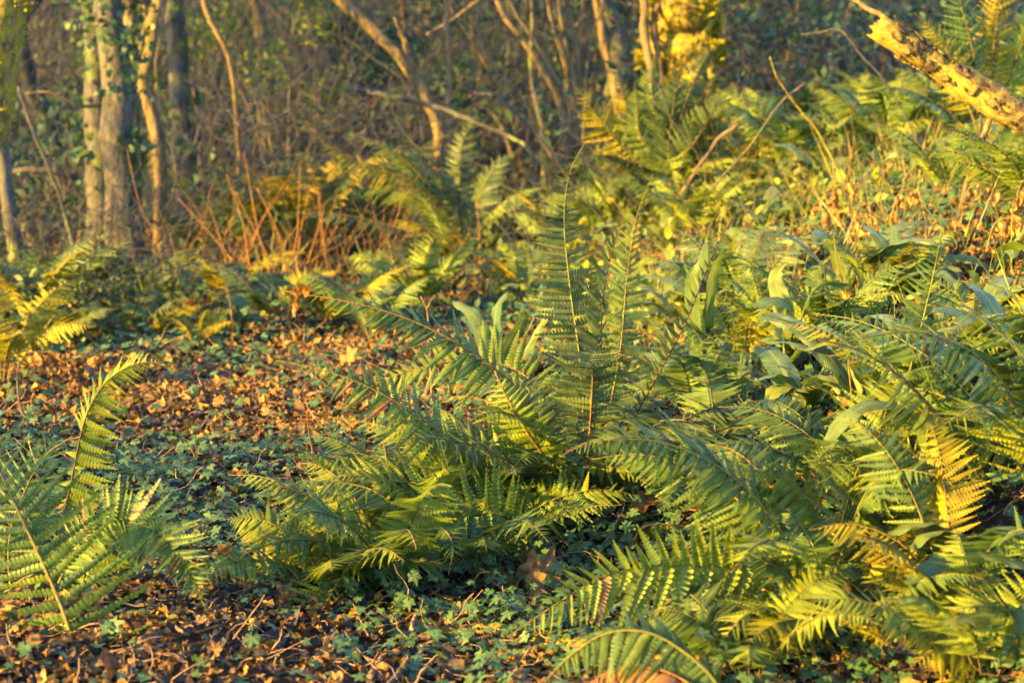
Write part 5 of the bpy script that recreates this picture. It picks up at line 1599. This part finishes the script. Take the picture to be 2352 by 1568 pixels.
GR = 'rusty dead stalks behind the ferns'
for q, (a, b, c, dd, mt) in enumerate([((600, 690), (520, 580), (410, 455), 8.7, 'stalk_rust'), ((640, 690), (600, 560), (560, 350), 8.8, 'stalk_rust'), ((665, 660), (640, 540), (590, 430), 8.8, 'stalk_rust'), ((680, 640), (690, 540), (712, 430), 8.9, 'stalk_rust'),
                                       ((760, 640), (745, 560), (730, 440), 9.0, 'stalk_rust'), ((610, 660), (585, 560), (552, 500), 8.6, 'stalk_tan'), ((650, 700), (625, 610), (540, 440), 8.7, 'stalk_rust'), ((700, 640), (720, 560), (745, 480), 9.1, 'stalk_rust'),
                                       ((670, 650), (650, 560), (610, 470), 8.9, 'stalk_tan'), ((530, 660), (510, 560), (480, 470), 9.1, 'stalk_rust'), ((640, 640), (680, 560), (690, 380), 9.2, 'stalk_rust'), ((575, 640), (560, 520), (520, 400), 9.0, 'stalk_rust')]):
    stalk('rusty dead stalk before the brushwood, %s of a dozen by its foot from the left' % ORD[q], [(*a, dd), (*b, dd), (*c, dd)], 0.0062, mt, seed=500 + q, group=GR)

stalk('tall straw-coloured stalk standing on the litter bank', [(1975, 705, 5.6), (1968, 600, 5.6), (1962, 500, 5.6)], 0.0042, 'stalk_tan', seed=531)
stalk('darker stalk beside the tall straw-coloured stalk, broken at its top', [(1945, 770, 5.4), (1938, 680, 5.4), (1922, 590, 5.4), (1915, 540, 5.4)], 0.0046, 'stalk_tan', seed=532)
stalk('forked yellow stalk leaning on the litter bank', [(2045, 590, 6.0), (2035, 510, 6.0), (2010, 420, 6.0)], 0.0036, 'stalk_tan', seed=533, twigs=[([(2022, 460, 6.0), (2030, 400, 6.0), (2020, 340, 6.0)], 0.002)])
stalk('thin pale twig standing behind the middle fern', [(1785, 655, 5.8), (1745, 560, 5.8), (1690, 440, 5.8)], 0.0028, 'stick', seed=534)
stalk('bare grey twig crossing the bank behind the middle fern', [(1660, 640, 6.4), (1720, 520, 6.4), (1800, 430, 6.4)], 0.003, 'bark_grey', seed=535)
stalk('thin brown stem with a withered seed head on the bank', [(1960, 560, 6.8), (1955, 440, 6.8), (1948, 330, 6.8)], 0.0025, 'stalk_rust', seed=536)
stalk('small pale forked twig left behind the middle fern', [(984, 745, 5.7), (980, 710, 5.7), (966, 680, 5.7)], 0.0042, 'stick', seed=537, twigs=[([(980, 712, 5.7), (990, 690, 5.7), (998, 680, 5.7)], 0.002)])
stalk('thin rusty stem rising from the ivy left of the middle fern', [(722, 1110, 4.85), (718, 1040, 4.85), (705, 960, 4.85), (712, 910, 4.85)], 0.0026, 'stalk_rust', seed=538)
stalk('pale cut stub standing in the leaf litter', [(338, 835, 6.6), (340, 810, 6.6), (344, 786, 6.6)], 0.0075, 'bark_pale', seed=539, name='cut_stub', cat='stub')
stalk('crooked pale stem at the left edge of the litter', [(72, 1000, 5.5), (46, 930, 5.5), (40, 880, 5.5), (42, 830, 5.5)], 0.0056, 'bark_pale', seed=540)
stalk('short stick leaning in the litter beside the crooked stem', [(140, 955, 5.8), (155, 915, 5.8), (166, 890, 5.8)], 0.005, 'bark_tan', seed=541)
stalk('thin red-brown stem in the shade of the left ferns', [(535, 790, 7.2), (532, 720, 7.2), (520, 660, 7.2)], 0.004, 'stalk_rust', seed=542)
stalk('bare orange stem standing left of the upright ferns', [(1100, 520, 8.6), (1095, 470, 8.6), (1110, 430, 8.6)], 0.005, 'stalk_rust', seed=543)
stalk('straight orange-lit stalk by the lower right hollow', [(2150, 1560, 3.45), (2135, 1450, 3.45), (2132, 1280, 3.45)], 0.0062, 'stalk_rust', seed=544, twigs=[([(2132, 1285, 3.45), (2080, 1370, 3.42), (2030, 1440, 3.4)], 0.004)])
stalk('thin orange stalk beside the right-hand fern', [(2110, 1545, 3.5), (2100, 1480, 3.5), (2090, 1400, 3.5)], 0.0032, 'stalk_tan', seed=545)
stalk('bright tan stem sloping down from the withered yellow leaves', [(1775, 1500, 3.75), (1830, 1490, 3.75), (1850, 1500, 3.75)], 0.003, 'stalk_tan', seed=546)
stalk('amber stalk standing left of the withered yellow leaves', [(1722, 1330, 4.0), (1700, 1250, 4.0), (1675, 1180, 4.0)], 0.003, 'stalk_tan', seed=547)
stalk('brown dead stem leaning through the long leaflets', [(1975, 1130, 4.3), (1960, 950, 4.3), (1942, 760, 4.3)], 0.0036, 'stalk_rust', seed=548)

fallen('smooth brown stick lying through the middle fern', [(716, 1300, 4.25), (760, 1268, 4.25), (812, 1235, 4.28), (855, 1185, 4.34), (890, 1135, 4.38), (968, 1068, 4.42)], 0.0085, 0.006, 'stick', seed=551, name='stick', cat='stick', twigs=[([(735, 1290, 4.25), (700, 1275, 4.2), (660, 1290, 4.2)], 0.004)])
c1 = [G(895, 1566, 0.012), G(960, 1505, 0.02), G(1020, 1480, 0.025), G(1085, 1472, 0.03), G(1150, 1455, 0.03)]


def lying(label, pix, r0, r1, mat, name='stick', cat='stick', seed=0, lift=None, twigs=(), n=24, ns=8, rough=0.14):
    lf = r0 * 0.8 if lift is None else lift
    c = np.array([G(a, b, lf) for a, b in pix])
    b = c[0]
    me, p = stem_mesh(c, r0, r1, n, ns, rough, seed, 0, b)
    if not twigs:
        return tag(link(name, me, MATS[mat], None, b), label, cat)
    t = thing(name, label, cat, b)
    link('main_stem', me, MATS[mat], t)
    for q, (pp, rr) in enumerate(twigs):
        me, _ = stem_mesh([G(a, c_, lf) for a, c_ in pp], rr, rr * 0.5, 10, 6, 0.1, seed + q + 1, 0, b)
        link('side_twig', me, MATS[mat], t)
    return t


lying('tan stick running up from the bottom edge to the flat frond', [(880, 1590), (950, 1510), (1010, 1484), (1085, 1470), (1160, 1450)], 0.0062, 0.0045, 'bark_tan', seed=561, lift=0.02)
lying('dark rotting log half buried in ivy near the bottom', [(980, 1462), (1060, 1450), (1150, 1448), (1240, 1446), (1350, 1440)], 0.016, 0.013, 'stick_dark', 'small_log', 'log', seed=562, lift=0.01)
lying('mossy end of a buried log under the flat frond', [(1235, 1470), (1290, 1482), (1350, 1500), (1400, 1512)], 0.026, 0.018, 'moss_cushion', 'small_log', 'log', seed=563, lift=0.012)
lying('forked dead twig at the bottom left of the tan stick', [(850, 1560), (880, 1510), (925, 1490)], 0.008, 0.005, 'stick', seed=564, lift=0.015, twigs=[([(870, 1525), (840, 1510), (815, 1520)], 0.004)])
lying('curved root loop in the ivy above the dark log', [(945, 1450), (955, 1415), (980, 1405), (1005, 1400)], 0.0055, 0.004, 'stick', seed=565, lift=0.03)
lying('grey piece of wood on the sunlit litter', [(440, 905), (480, 880), (525, 865)], 0.016, 0.012, 'stick_dark', 'small_log', 'log', seed=566)
lying('long thin stick across the leaf litter at the left', [(250, 985), (310, 955), (370, 945), (430, 925)], 0.006, 0.004, 'stick', seed=567)
lying('thin dark stick in the shaded ivy at the left', [(370, 1190), (420, 1185), (470, 1172)], 0.005, 0.003, 'stick_dark', seed=568)
lying('reddish twig lying in the shaded litter', [(400, 1140), (430, 1165), (470, 1150), (495, 1140)], 0.004, 0.003, 'stick', seed=569)
lying('fallen twig below the drooping left frond', [(395, 1400), (405, 1440), (425, 1450)], 0.004, 0.003, 'stick', seed=570, lift=0.02)
lying('pale twig beside the low fern at the bottom', [(470, 1385), (540, 1365), (600, 1340)], 0.005, 0.004, 'stick', seed=571, lift=0.015)
lying('long orange branch across the litter bank', [(1820, 580), (1900, 560), (1990, 540), (2080, 530), (2200, 520)], 0.008, 0.006, 'bark_tan', seed=572, lift=0.02)
lying('second branch lying on the litter bank, behind the dry stalks', [(1780, 600), (1850, 565), (1920, 548)], 0.007, 0.005, 'bark_tan', seed=573, lift=0.02)
lying('thin twig curling out of the ivy below the flat frond', [(1360, 1430), (1345, 1390), (1370, 1360)], 0.003, 0.002, 'stick', seed=574, lift=0.03)
lying('short brown twig in the litter at the bottom left', [(200, 1500), (260, 1470), (300, 1455)], 0.006, 0.005, 'bark_tan', seed=575)
lying('thin trailing stem across the shaded ivy right of the middle', [(1620, 1010), (1700, 985), (1780, 970), (1850, 965)], 0.004, 0.003, 'stick', seed=576, lift=0.03)
lying('dark twig in the lower right hollow', [(2080, 1450), (2150, 1470), (2230, 1490)], 0.006, 0.004, 'stick_dark', seed=577)


# withered plants with hanging dead leaves
def withered(label, px, py, h, n, seed, mat='hanging_dry', size=(0.05, 0.09)):
    g = np.random.default_rng(seed)
    b = G(px, py)
    t = thing('withered_plant', label, 'plant', b, 'withered plants')
    c = np.array([[0, 0, -0.01], [0.01, 0, 0.5 * h], [0.03, 0, 0.92 * h], [0.08, 0, h], [0.11, 0, 0.9 * h]])
    V, T, L = tube(catmull(c, 16), np.linspace(0.004, 0.0015, 16), 5)
    link('stem', build_mesh('stem', V, T, np.full(len(V), 0.5), L), MATS['stalk_tan'], t)
    p = catmull(c, 16)
    for q in range(n):
        V, T, L = LITTER[int(g.integers(0, 5))]
        k = int(g.integers(5, 16))
        M = leaf_mats(g.normal(0, 1, (1, 3)) * [1, 1, 0.2], np.array([[g.normal(0, 0.25), g.normal(0, 0.25), -1.0]]), np.array([g.uniform(*size)]), np.array([g.uniform(0.4, 0.8)]))[0]
        me = build_mesh('leaf', V @ M.T + p[k], T, np.full(len(V), g.random()), L)
        link('leaf', me, MATS[mat], t)


withered('withered plant with hanging tan leaves on the litter bank', 1850, 590, 0.20, 9, 601)
withered('taller withered plant with hanging tan leaves beside the first', 1895, 580, 0.24, 11, 602)
for q, (a, b_, h_) in enumerate([(1940, 600, 0.16), (2040, 560, 0.18), (2120, 610, 0.14), (2200, 570, 0.2), (2260, 620, 0.15)]):
    withered('amber withered plant high on the litter bank, %s of five' % ORD[q], a, b_, h_, 8, 620 + q, 'hanging_dry', (0.04, 0.07))
withered('withered orange plant at the right edge of the litter bank', 2320, 560, 0.2, 10, 603)
withered('limp plant with yellow leaves hanging beside the flat frond', 1640, 1250, 0.16, 9, 604, 'fern_yellow')
withered('small limp plant with yellow-green leaves above the flat frond', 1445, 1280, 0.07, 6, 605, 'fern_yellow', (0.035, 0.06))
withered('rusty withered plant in the mid litter below the stalks', 660, 770, 0.2, 9, 606, 'fern_rust')
withered('brown withered plant beneath the right fern', 1800, 1470, 0.12, 8, 607, 'fern_rust', (0.03, 0.05))


# ------------------------------------------------------------------ leaf litter, ivy and weeds
def frustum_points(n, ymin, ymax, margin=0.15, g=None, power=1.0):
    g = g or rng
    y = ymin + (ymax - ymin) * g.random(n) ** power
    u = g.uniform(-1, 1, n) * (0.2575 + 0.02)
    return u * y + g.normal(0, margin * 0.1, n), y


def vnoise(x, y, s, ph=0.0):
    return (np.sin(x * s + 1.7 * np.sin(y * s * 0.7 + ph)) + np.sin(y * s * 1.3 + 1.4 * np.sin(x * s * 0.9 + ph * 2)) + np.sin((x + y) * s * 2.1 + ph)) / 3


# every fallen leaf that lies close enough to be told apart is a thing of its own
LEAF_ME = []
for V, T, L in LITTER:
    me = build_mesh('fallen_leaf', V, T, np.zeros(len(V)), L)
    me.materials.append(MATS['litter'])
    LEAF_ME.append(me)
leaf_material('leaf_tan', [(0.20, 0.115, 0.055), (0.20, 0.115, 0.055)], 0.25, (1, 0.8, 0.5), rough=0.6, nscale=60, spec=0.2, vein=(0.12, 0.065, 0.03))
me = build_mesh('fallen_leaf', *LITTER[7][:2], np.zeros(len(LITTER[7][0])), LITTER[7][2])
me.materials.append(MATS['leaf_tan'])
LEAF_ME.append(me)


def put_leaf(pos, M, which, label, group=None):
    o = bpy.data.objects.new('fallen_leaf', LEAF_ME[which])
    COL.objects.link(o)
    m4 = Matrix.Identity(4)
    for a in range(3):
        for b in range(3):
            m4[a][b] = float(M[a, b])
        m4[a][3] = float(pos[a])
    o.matrix_world = m4
    tag(o, label, 'leaf', group)
    return o


for (px, py, sz, wh, nrm, hd, lift, lb) in [
    (1240, 1322, 0.120, 9, (-0.25, -0.9, 0.30), (0.25, -0.1, 1.0), 0.03, 'big brown lobed leaf propped upright below the middle fern'),
    (1228, 1385, 0.080, 6, (0.2, -0.8, 0.5), (0.15, -0.2, 1.0), 0.02, 'folded brown leaf just below the big upright one'),
    (1440, 1168, 0.095, 1, (0.0, -0.5, 0.8), (1.0, 0.1, 0.05), 0.035, 'long curled tan leaf on the ivy right of the middle fern'),
    (1510, 1172, 0.060, 3, (0.1, -0.5, 0.8), (1.0, -0.2, -0.1), 0.03, 'short curled tan leaf touching the long curled one'),
    (1040, 1572, 0.080, 2, (0.3, -0.7, 0.6), (0.1, 0.0, 1.0), 0.01, 'pointed brown leaf standing at the bottom edge'),
    (1160, 1575, 0.060, 0, (0.2, -0.6, 0.7), (0.5, 0.1, 0.6), 0.01, 'bright russet leaf at the bottom edge'),
    (1482, 1265, 0.06, 4, (0.1, -0.9, 0.3), (0.0, 0.0, 1.0), 0.01, 'small rolled brown leaf above the flat frond'),
    (1190, 1350, 0.085, 5, (-0.3, -0.6, 0.6), (-0.6, 0.0, 0.5), 0.015, 'dark crumpled leaf left of the folded brown one'),
    (650, 1372, 0.06, 8, (-0.2, -0.7, 0.6), (0.3, 0.1, 0.8), 0.02, 'bright orange leaf lying below the low fern'),
    (620, 905, 0.075, 7, (-0.5, -0.5, 0.6), (0.8, 0.1, 0.4), 0.02, 'large golden leaf catching the sun in the left litter'),
    (800, 830, 0.10, 8, (-0.6, -0.4, 0.6), (0.6, 0.1, 0.6), 0.04, 'big golden leaf behind the arching left fronds'),
    (255, 1185, 0.07, 5, (-0.4, -0.5, 0.7), (0.7, 0.1, 0.4), 0.02, 'orange leaf beside the feathery left frond'),
    (2110, 1180, 0.09, 7, (-0.2, -0.6, 0.7), (0.8, 0.1, 0.4), 0.03, 'pinkish brown leaf among the strap leaves at the right'),
    (1830, 1190, 0.08, 5, (-0.3, -0.6, 0.7), (0.7, 0.2, 0.5), 0.03, 'tan leaf lying under the fronds of the right fern'),
    (1740, 1450, 0.07, 7, (-0.2, -0.7, 0.6), (0.4, 0.2, 0.7), 0.01, 'crumpled amber leaf below the flat frond'),
]:
    p = G(px, py, lift)
    M = leaf_mats(np.array([nrm], float), np.array([hd], float), np.array([sz]))[0]
    put_leaf(p, M, wh, lb)

g = np.random.default_rng(700)
nL = 52000
x, y = frustum_points(nL, 2.3, 9.5, g=g, power=0.75)
dens = np.clip(0.42 + 0.8 * vnoise(x, y, 1.9, 0.4) + 0.25 * ((y < 3.7) & (x < -0.3)) - 0.15 * ((y < 3.8) & (x > -0.3) & (x < 0.35)) - 0.22 * ((x < -0.2) & (y > 4.0) & (y < 5.2)) + 0.28 * ((x < -0.25) & (y > 5.4) & (y < 7.4)) + 0.5 * ((x > 0.12 * y) & (y > 5.3) & (y < 7.3)), 0.10, 1)
keep = g.random(nL) < dens
x, y = x[keep], y[keep]
n = len(x)
pos = np.stack([x, y, terr(x, y) + g.uniform(0.004, 0.03, n)], 1)
nm = ground_normal(x, y) * 0.8 + g.normal(0, 0.42, (n, 3))
nm[:, 2] = np.abs(nm[:, 2])
M = leaf_mats(nm, g.normal(0, 1, (n, 3)), g.uniform(0.010, 0.040, n) * np.where(g.random(n) < 0.08, 1.5, 1.0), g.uniform(0.7, 1.1, n))
tone = g.random(n)
order = np.argsort(y)
NEAR = 240
MARKS = [(60, 1540, 'at the bottom corner under the lacy fern'), (250, 1530, 'below the lacy fern stalk'), (330, 1450, 'beside the lacy fern'), (440, 1540, 'on open litter right of the lacy fern'), (420, 1440, 'below the drooping left frond'),
         (560, 1480, 'left of the low fern'), (600, 1560, 'at the bottom edge left of the low fern'), (700, 1500, 'in front of the low fern'), (760, 1560, 'at the bottom edge before the low fern'), (850, 1480, 'right of the low fern'),
         (850, 1560, 'beside the forked dead twig'), (960, 1550, 'under the tan stick'), (960, 1450, 'beside the root loop'), (1080, 1530, 'right of the tan stick'), (1150, 1490, 'by the tip of the flat frond'),
         (1200, 1560, 'left of the arching bottom fern'), (1250, 1420, 'above the mossy buried log'), (1330, 1540, 'under the arching bottom fern'), (1450, 1500, 'behind the arching bottom fern'), (1480, 1400, 'under the flat frond'),
         (1600, 1450, 'under the flat frond near its base'), (1650, 1550, 'right of the arching bottom fern'), (1780, 1500, 'below the right fern'), (1900, 1540, 'at the bottom edge before the right fern'), (2030, 1500, 'beside the thin orange stalk'),
         (2150, 1540, 'by the straight orange-lit stalk'), (2270, 1530, 'under the yellowing corner fern'), (2330, 1450, 'in the hollow at the right edge')]
vis = [i for i in order if abs(x[i] / y[i]) < 0.255 and y[i] > 3.22]
near = vis[:170]
for i in near:
    sx_ = 1176 + FPX * x[i] / y[i]
    sy_ = 168.6 + FPX * (CAM_Z - pos[i][2]) / y[i]
    txt = min(MARKS, key=lambda m_: (m_[0] - sx_) ** 2 + (m_[1] - sy_) ** 2)[2]
    sz = float(np.linalg.norm(M[i][:, 0]))
    word = 'small' if sz < 0.026 else ('middling' if sz < 0.042 else 'large')
    wh = int(g.integers(0, len(LITTER)))
    shp = 'curled' if wh in (0, 1, 3) else ('rolled' if wh in (2, 4) else ('wavy-edged' if wh in (5, 6) else 'lobed'))
    put_leaf(pos[i], M[i], wh, '%s %s dead leaf %s' % (word, shp, txt), '%s %s leaves %s' % (word, shp, txt))
rest = np.setdiff1d(np.arange(n), near)
mid = rest[y[rest] < 5.6]
far = rest[y[rest] >= 5.6]
mb = MB()
scatter(mb, LITTER, pos[mid], M[mid], tone[mid])
scatter(mb, LITTER_LO, pos[far], M[far] * 1.15, tone[far])
# farther back
nf = 16000
x, y = frustum_points(nf, 9.5, 30, g=g, power=1.2)
pf = np.stack([x, y, terr(x, y) + 0.02], 1)
nm = ground_normal(x, y) + g.normal(0, 0.5, (nf, 3))
nm[:, 2] = np.abs(nm[:, 2])
mb2 = MB()
scatter(mb2, LITTER_LO, pf, leaf_mats(nm, g.normal(0, 1, (nf, 3)), g.uniform(0.06, 0.13, nf)), g.random(nf))
tag(link('leaf_litter', mb2.mesh('leaf_litter'), MATS['litter_shaded_rotted']), 'dull old leaf litter of the far woodland floor', 'leaf litter', kind='stuff')
tag(link('leaf_litter', mb.mesh('leaf_litter'), MATS['litter']), 'carpet of dead brown leaves over the woodland floor', 'leaf litter', kind='stuff')

# rotted fragments of older leaves under the fresh ones
nf = 26000
x, y = frustum_points(nf, 2.3, 8.0, g=g, power=0.8)
pf = np.stack([x, y, terr(x, y) + g.uniform(0.002, 0.014, nf)], 1)
nm = ground_normal(x, y) + g.normal(0, 0.35, (nf, 3))
nm[:, 2] = np.abs(nm[:, 2])
mb2 = MB()
scatter(mb2, LITTER_LO, pf, leaf_mats(nm, g.normal(0, 1, (nf, 3)), g.uniform(0.012, 0.05, nf), g.uniform(0.5, 1.2, nf)), g.random(nf))
tag(link('leaf_litter', mb2.mesh('leaf_litter'), MATS['litter_shaded_rotted']), 'dark rotted leaf fragments matted on the soil', 'leaf litter', kind='stuff')

# ivy carpet
t = thing('ivy_carpet', 'dark green ivy creeping over the woodland floor', 'ivy', (0, 3.2, terr1(0, 3.2)))
b = np.array(t.location)
IVY_ME = []
for V, T, L in IVY:
    me = build_mesh('leaf', V, T, np.zeros(len(V)), L)
    me.materials.append(MATS['ivy_green'])
    IVY_ME.append(me)
nI = 36000
x, y = frustum_points(nI, 2.3, 9.0, g=g, power=0.8)
den = np.clip(0.50 + 1.0 * vnoise(x, y, 1.5, 2.2) + 0.35 * ((x > -0.35) & (x < 0.55) & (y < 4.6)) + 0.30 * ((x < -0.2) & (y > 3.7) & (y < 5.4)) + 0.25 * ((y < 3.8) & (x > -0.3) & (x < 0.35)) - 0.1 * ((x < -0.35) & (y < 3.6)) - 0.25 * ((x < -0.25) & (y > 5.6) & (y < 7.2)), 0.10, 1)
keep = g.random(nI) < den
x, y = x[keep], y[keep]
n = len(x)
pos = np.stack([x, y, terr(x, y) + 0.012 + np.abs(g.normal(0, 0.028, n))], 1)
nm = ground_normal(x, y) + g.normal(0, 0.32, (n, 3)) + np.array([0, -0.25, 0])
hd = g.normal(0, 1, (n, 3)) + np.array([0.2, -0.5, 0])
M = leaf_mats(nm, hd, g.uniform(0.014, 0.040, n))
tone = g.random(n)
vis = [i for i in np.argsort(y) if abs(x[i] / y[i]) < 0.262 and y[i] > 3.18]
near = vis[:300]
for i in near:
    o = bpy.data.objects.new('leaf', IVY_ME[int(g.integers(0, len(IVY_ME)))])
    COL.objects.link(o)
    o.parent = t
    m4 = Matrix.Identity(4)
    for a in range(3):
        for c in range(3):
            m4[a][c] = float(M[i][a, c])
        m4[a][3] = float(pos[i][a] - b[a])
    o.matrix_basis = m4
rest = np.setdiff1d(np.arange(n), near)
mb = MB()
mid = rest[y[rest] < 5.4]
far = rest[y[rest] >= 5.4]
scatter(mb, IVY, pos[mid] - b, M[mid], tone[mid])
scatter(mb, IVY_LO, pos[far] - b, M[far] * 1.15, tone[far])
link('leaves', mb.mesh('leaves'), MATS['ivy_green'], t)['kind'] = 'stuff'
# trailing ivy stems
n = 260
x, y = frustum_points(n, 3.0, 6.5, g=g)
p = walks(np.stack([x, y, terr(x, y) + 0.01], 1), np.stack([g.normal(0, 1, n), g.normal(0, 1, n), 0 * x], 1), g.uniform(0.15, 0.5, n), 9, 0.3, 0, g)
p[..., 2] = terr(p[..., 0], p[..., 1]) + 0.012 + 0.012 * np.abs(np.sin(p[..., 0] * 40))
V, T, a = many_tubes(p, np.full((n, 9), 0.0014), 3)
mb = MB()
mb.add(V - b, T, a)
link('trailing_stems', mb.mesh('trailing_stems'), MATS['stalk_dark'], t)['kind'] = 'stuff'

# twig debris on the floor
n = 4200
x, y = frustum_points(n, 2.6, 8.5, g=g, power=0.8)
p = walks(np.stack([x, y, terr(x, y) + 0.02], 1), np.stack([g.normal(0, 1, n), g.normal(0, 1, n), g.normal(0, 0.15, n)], 1), g.uniform(0.03, 0.12, n), 6, 0.3, 0, g)
p[..., 2] = np.maximum(p[..., 2], terr(p[..., 0], p[..., 1]) + 0.004)
V, T, a = many_tubes(p, np.linspace(1, 0.5, 6)[None] * g.uniform(0.0007, 0.0024, (n, 1)), 4)
mb = MB()
mb.add(V, T, a)
tag(link('twig_debris', mb.mesh('twig_debris'), MATS['stick']), 'small dead twigs strewn through the leaf litter', 'twigs', kind='stuff')


# weeds, grass and seedlings
def weeds(name, label, n, ymin, ymax, cond, temps, size, mat, seed, h=(0.02, 0.2), up=0.6, kind_cat='undergrowth', aspect=None, heading_up=0.3):
    g = np.random.default_rng(seed)
    x, y = frustum_points(n, ymin, ymax, g=g, power=0.9)
    k = cond(x, y, g)
    x, y = x[k], y[k]
    n = len(x)
    pos = np.stack([x, y, terr(x, y) + g.uniform(*h, n)], 1)
    nm = g.normal(0, 0.7, (n, 3)) + [0, -0.2, up]
    hd = g.normal(0, 1, (n, 3)) + [0, 0, heading_up]
    M = leaf_mats(nm, hd, g.uniform(*size, n), aspect and g.uniform(*aspect, n))
    mb = MB()
    scatter(mb, temps, pos, M, g.random(n))
    tag(link(name, mb.mesh(name), MATS[mat]), label, kind_cat, kind='stuff')


weeds('undergrowth', 'small leafy green weeds covering the bank on the right', 9000, 5.2, 11, lambda x, y, g: (x > 0.25 - 0.10 * (y - 5)) & ~((x > 0.13 * y) & (y > 5.3) & (y < 7.2) & (g.random(len(x)) < 0.95)) & (g.random(len(x)) < np.clip(0.55 + vnoise(x, y, 2.3, 1), 0.1, 1)), OVAL, (0.03, 0.075), 'weed_green', 801, (0.02, 0.16))
weeds('undergrowth', 'dark leafy undergrowth behind the litter at the left', 8000, 7.2, 13, lambda x, y, g: (x < 0.2) & (g.random(len(x)) < np.clip(0.5 + vnoise(x, y, 2.0, 3), 0.1, 1)), OVAL_LO, (0.03, 0.06), 'shrub_green', 802, (0.01, 0.13))
weeds('undergrowth', 'leafy undergrowth below the hazel and forked stems', 7000, 7.5, 14, lambda x, y, g: (x > -0.6) & (x < 1.6) & (g.random(len(x)) < np.clip(0.5 + vnoise(x, y, 2.0, 5), 0.1, 1)), OVAL_LO, (0.025, 0.055), 'fern_dull', 803, (0.02, 0.24))
weeds('undergrowth', 'brown dead undergrowth of the far woodland', 4500, 9.0, 24, lambda x, y, g: g.random(len(x)) < np.clip(0.5 + vnoise(x, y, 1.2, 7), 0.1, 1), OVAL_LO, (0.06, 0.12), 'litter_shaded_rotted', 804, (0.02, 0.12))  # leaf colour darkened to carry the background shade
weeds('far_foliage', 'dark evergreen foliage of the far wooded hillside', 16000, 24, 52, lambda x, y, g: g.random(len(x)) < np.clip(0.6 + vnoise(x, y, 0.6, 2), 0.2, 1), OVAL_LO, (0.12, 0.28), 'shrub_green', 806, (0.05, 3.2), kind_cat='foliage')
weeds('undergrowth', 'dark ivy undergrowth of the far woodland', 12000, 10.0, 26, lambda x, y, g: g.random(len(x)) < np.clip(0.5 + vnoise(x, y, 1.0, 9), 0.1, 1), OVAL_LO, (0.045, 0.09), 'shrub_green', 805, (0.02, 0.8))


def grass(name, label, n, ymin, ymax, cond, ln, mat, seed):
    g = np.random.default_rng(seed)
    x, y = frustum_points(n, ymin, ymax, g=g)
    k = cond(x, y, g)
    x, y = x[k], y[k]
    n = len(x)
    pos = np.stack([x, y, terr(x, y) - 0.005], 1)
    hd = np.stack([g.normal(0, 0.45, n), g.normal(0, 0.45, n), np.ones(n)], 1)
    nm = np.stack([g.normal(0, 1, n), g.normal(0, 1, n), 0.3 * np.ones(n)], 1)
    L = g.uniform(*ln, n)
    M = leaf_mats(nm, hd, L, 0.10 / L * g.uniform(1.5, 3.0, n))
    mb = MB()
    scatter(mb, BLADE, pos, M, g.random(n))
    tag(link(name, mb.mesh(name), MATS[mat]), label, 'grass', kind='stuff')


grass('dry_grass', 'straw-coloured dry grass on the bank below the split stick', 4500, 6.0, 11, lambda x, y, g: (x > 0.5 - 0.05 * (y - 6)) & (g.random(len(x)) < np.clip(0.45 + vnoise(x, y, 2.6, 1.5), 0.05, 1)), (0.12, 0.32), 'grass_dry', 811)
grass('dry_grass', 'wispy tan grass in the middle distance', 3500, 7.5, 14, lambda x, y, g: g.random(len(x)) < np.clip(0.35 + vnoise(x, y, 1.6, 4.5), 0.05, 1), (0.12, 0.35), 'grass_dry', 812)
grass('grass', 'green grass blades scattered through the bank', 2500, 4.6, 9, lambda x, y, g: x > 0.2, (0.08, 0.24), 'weed_green', 813)
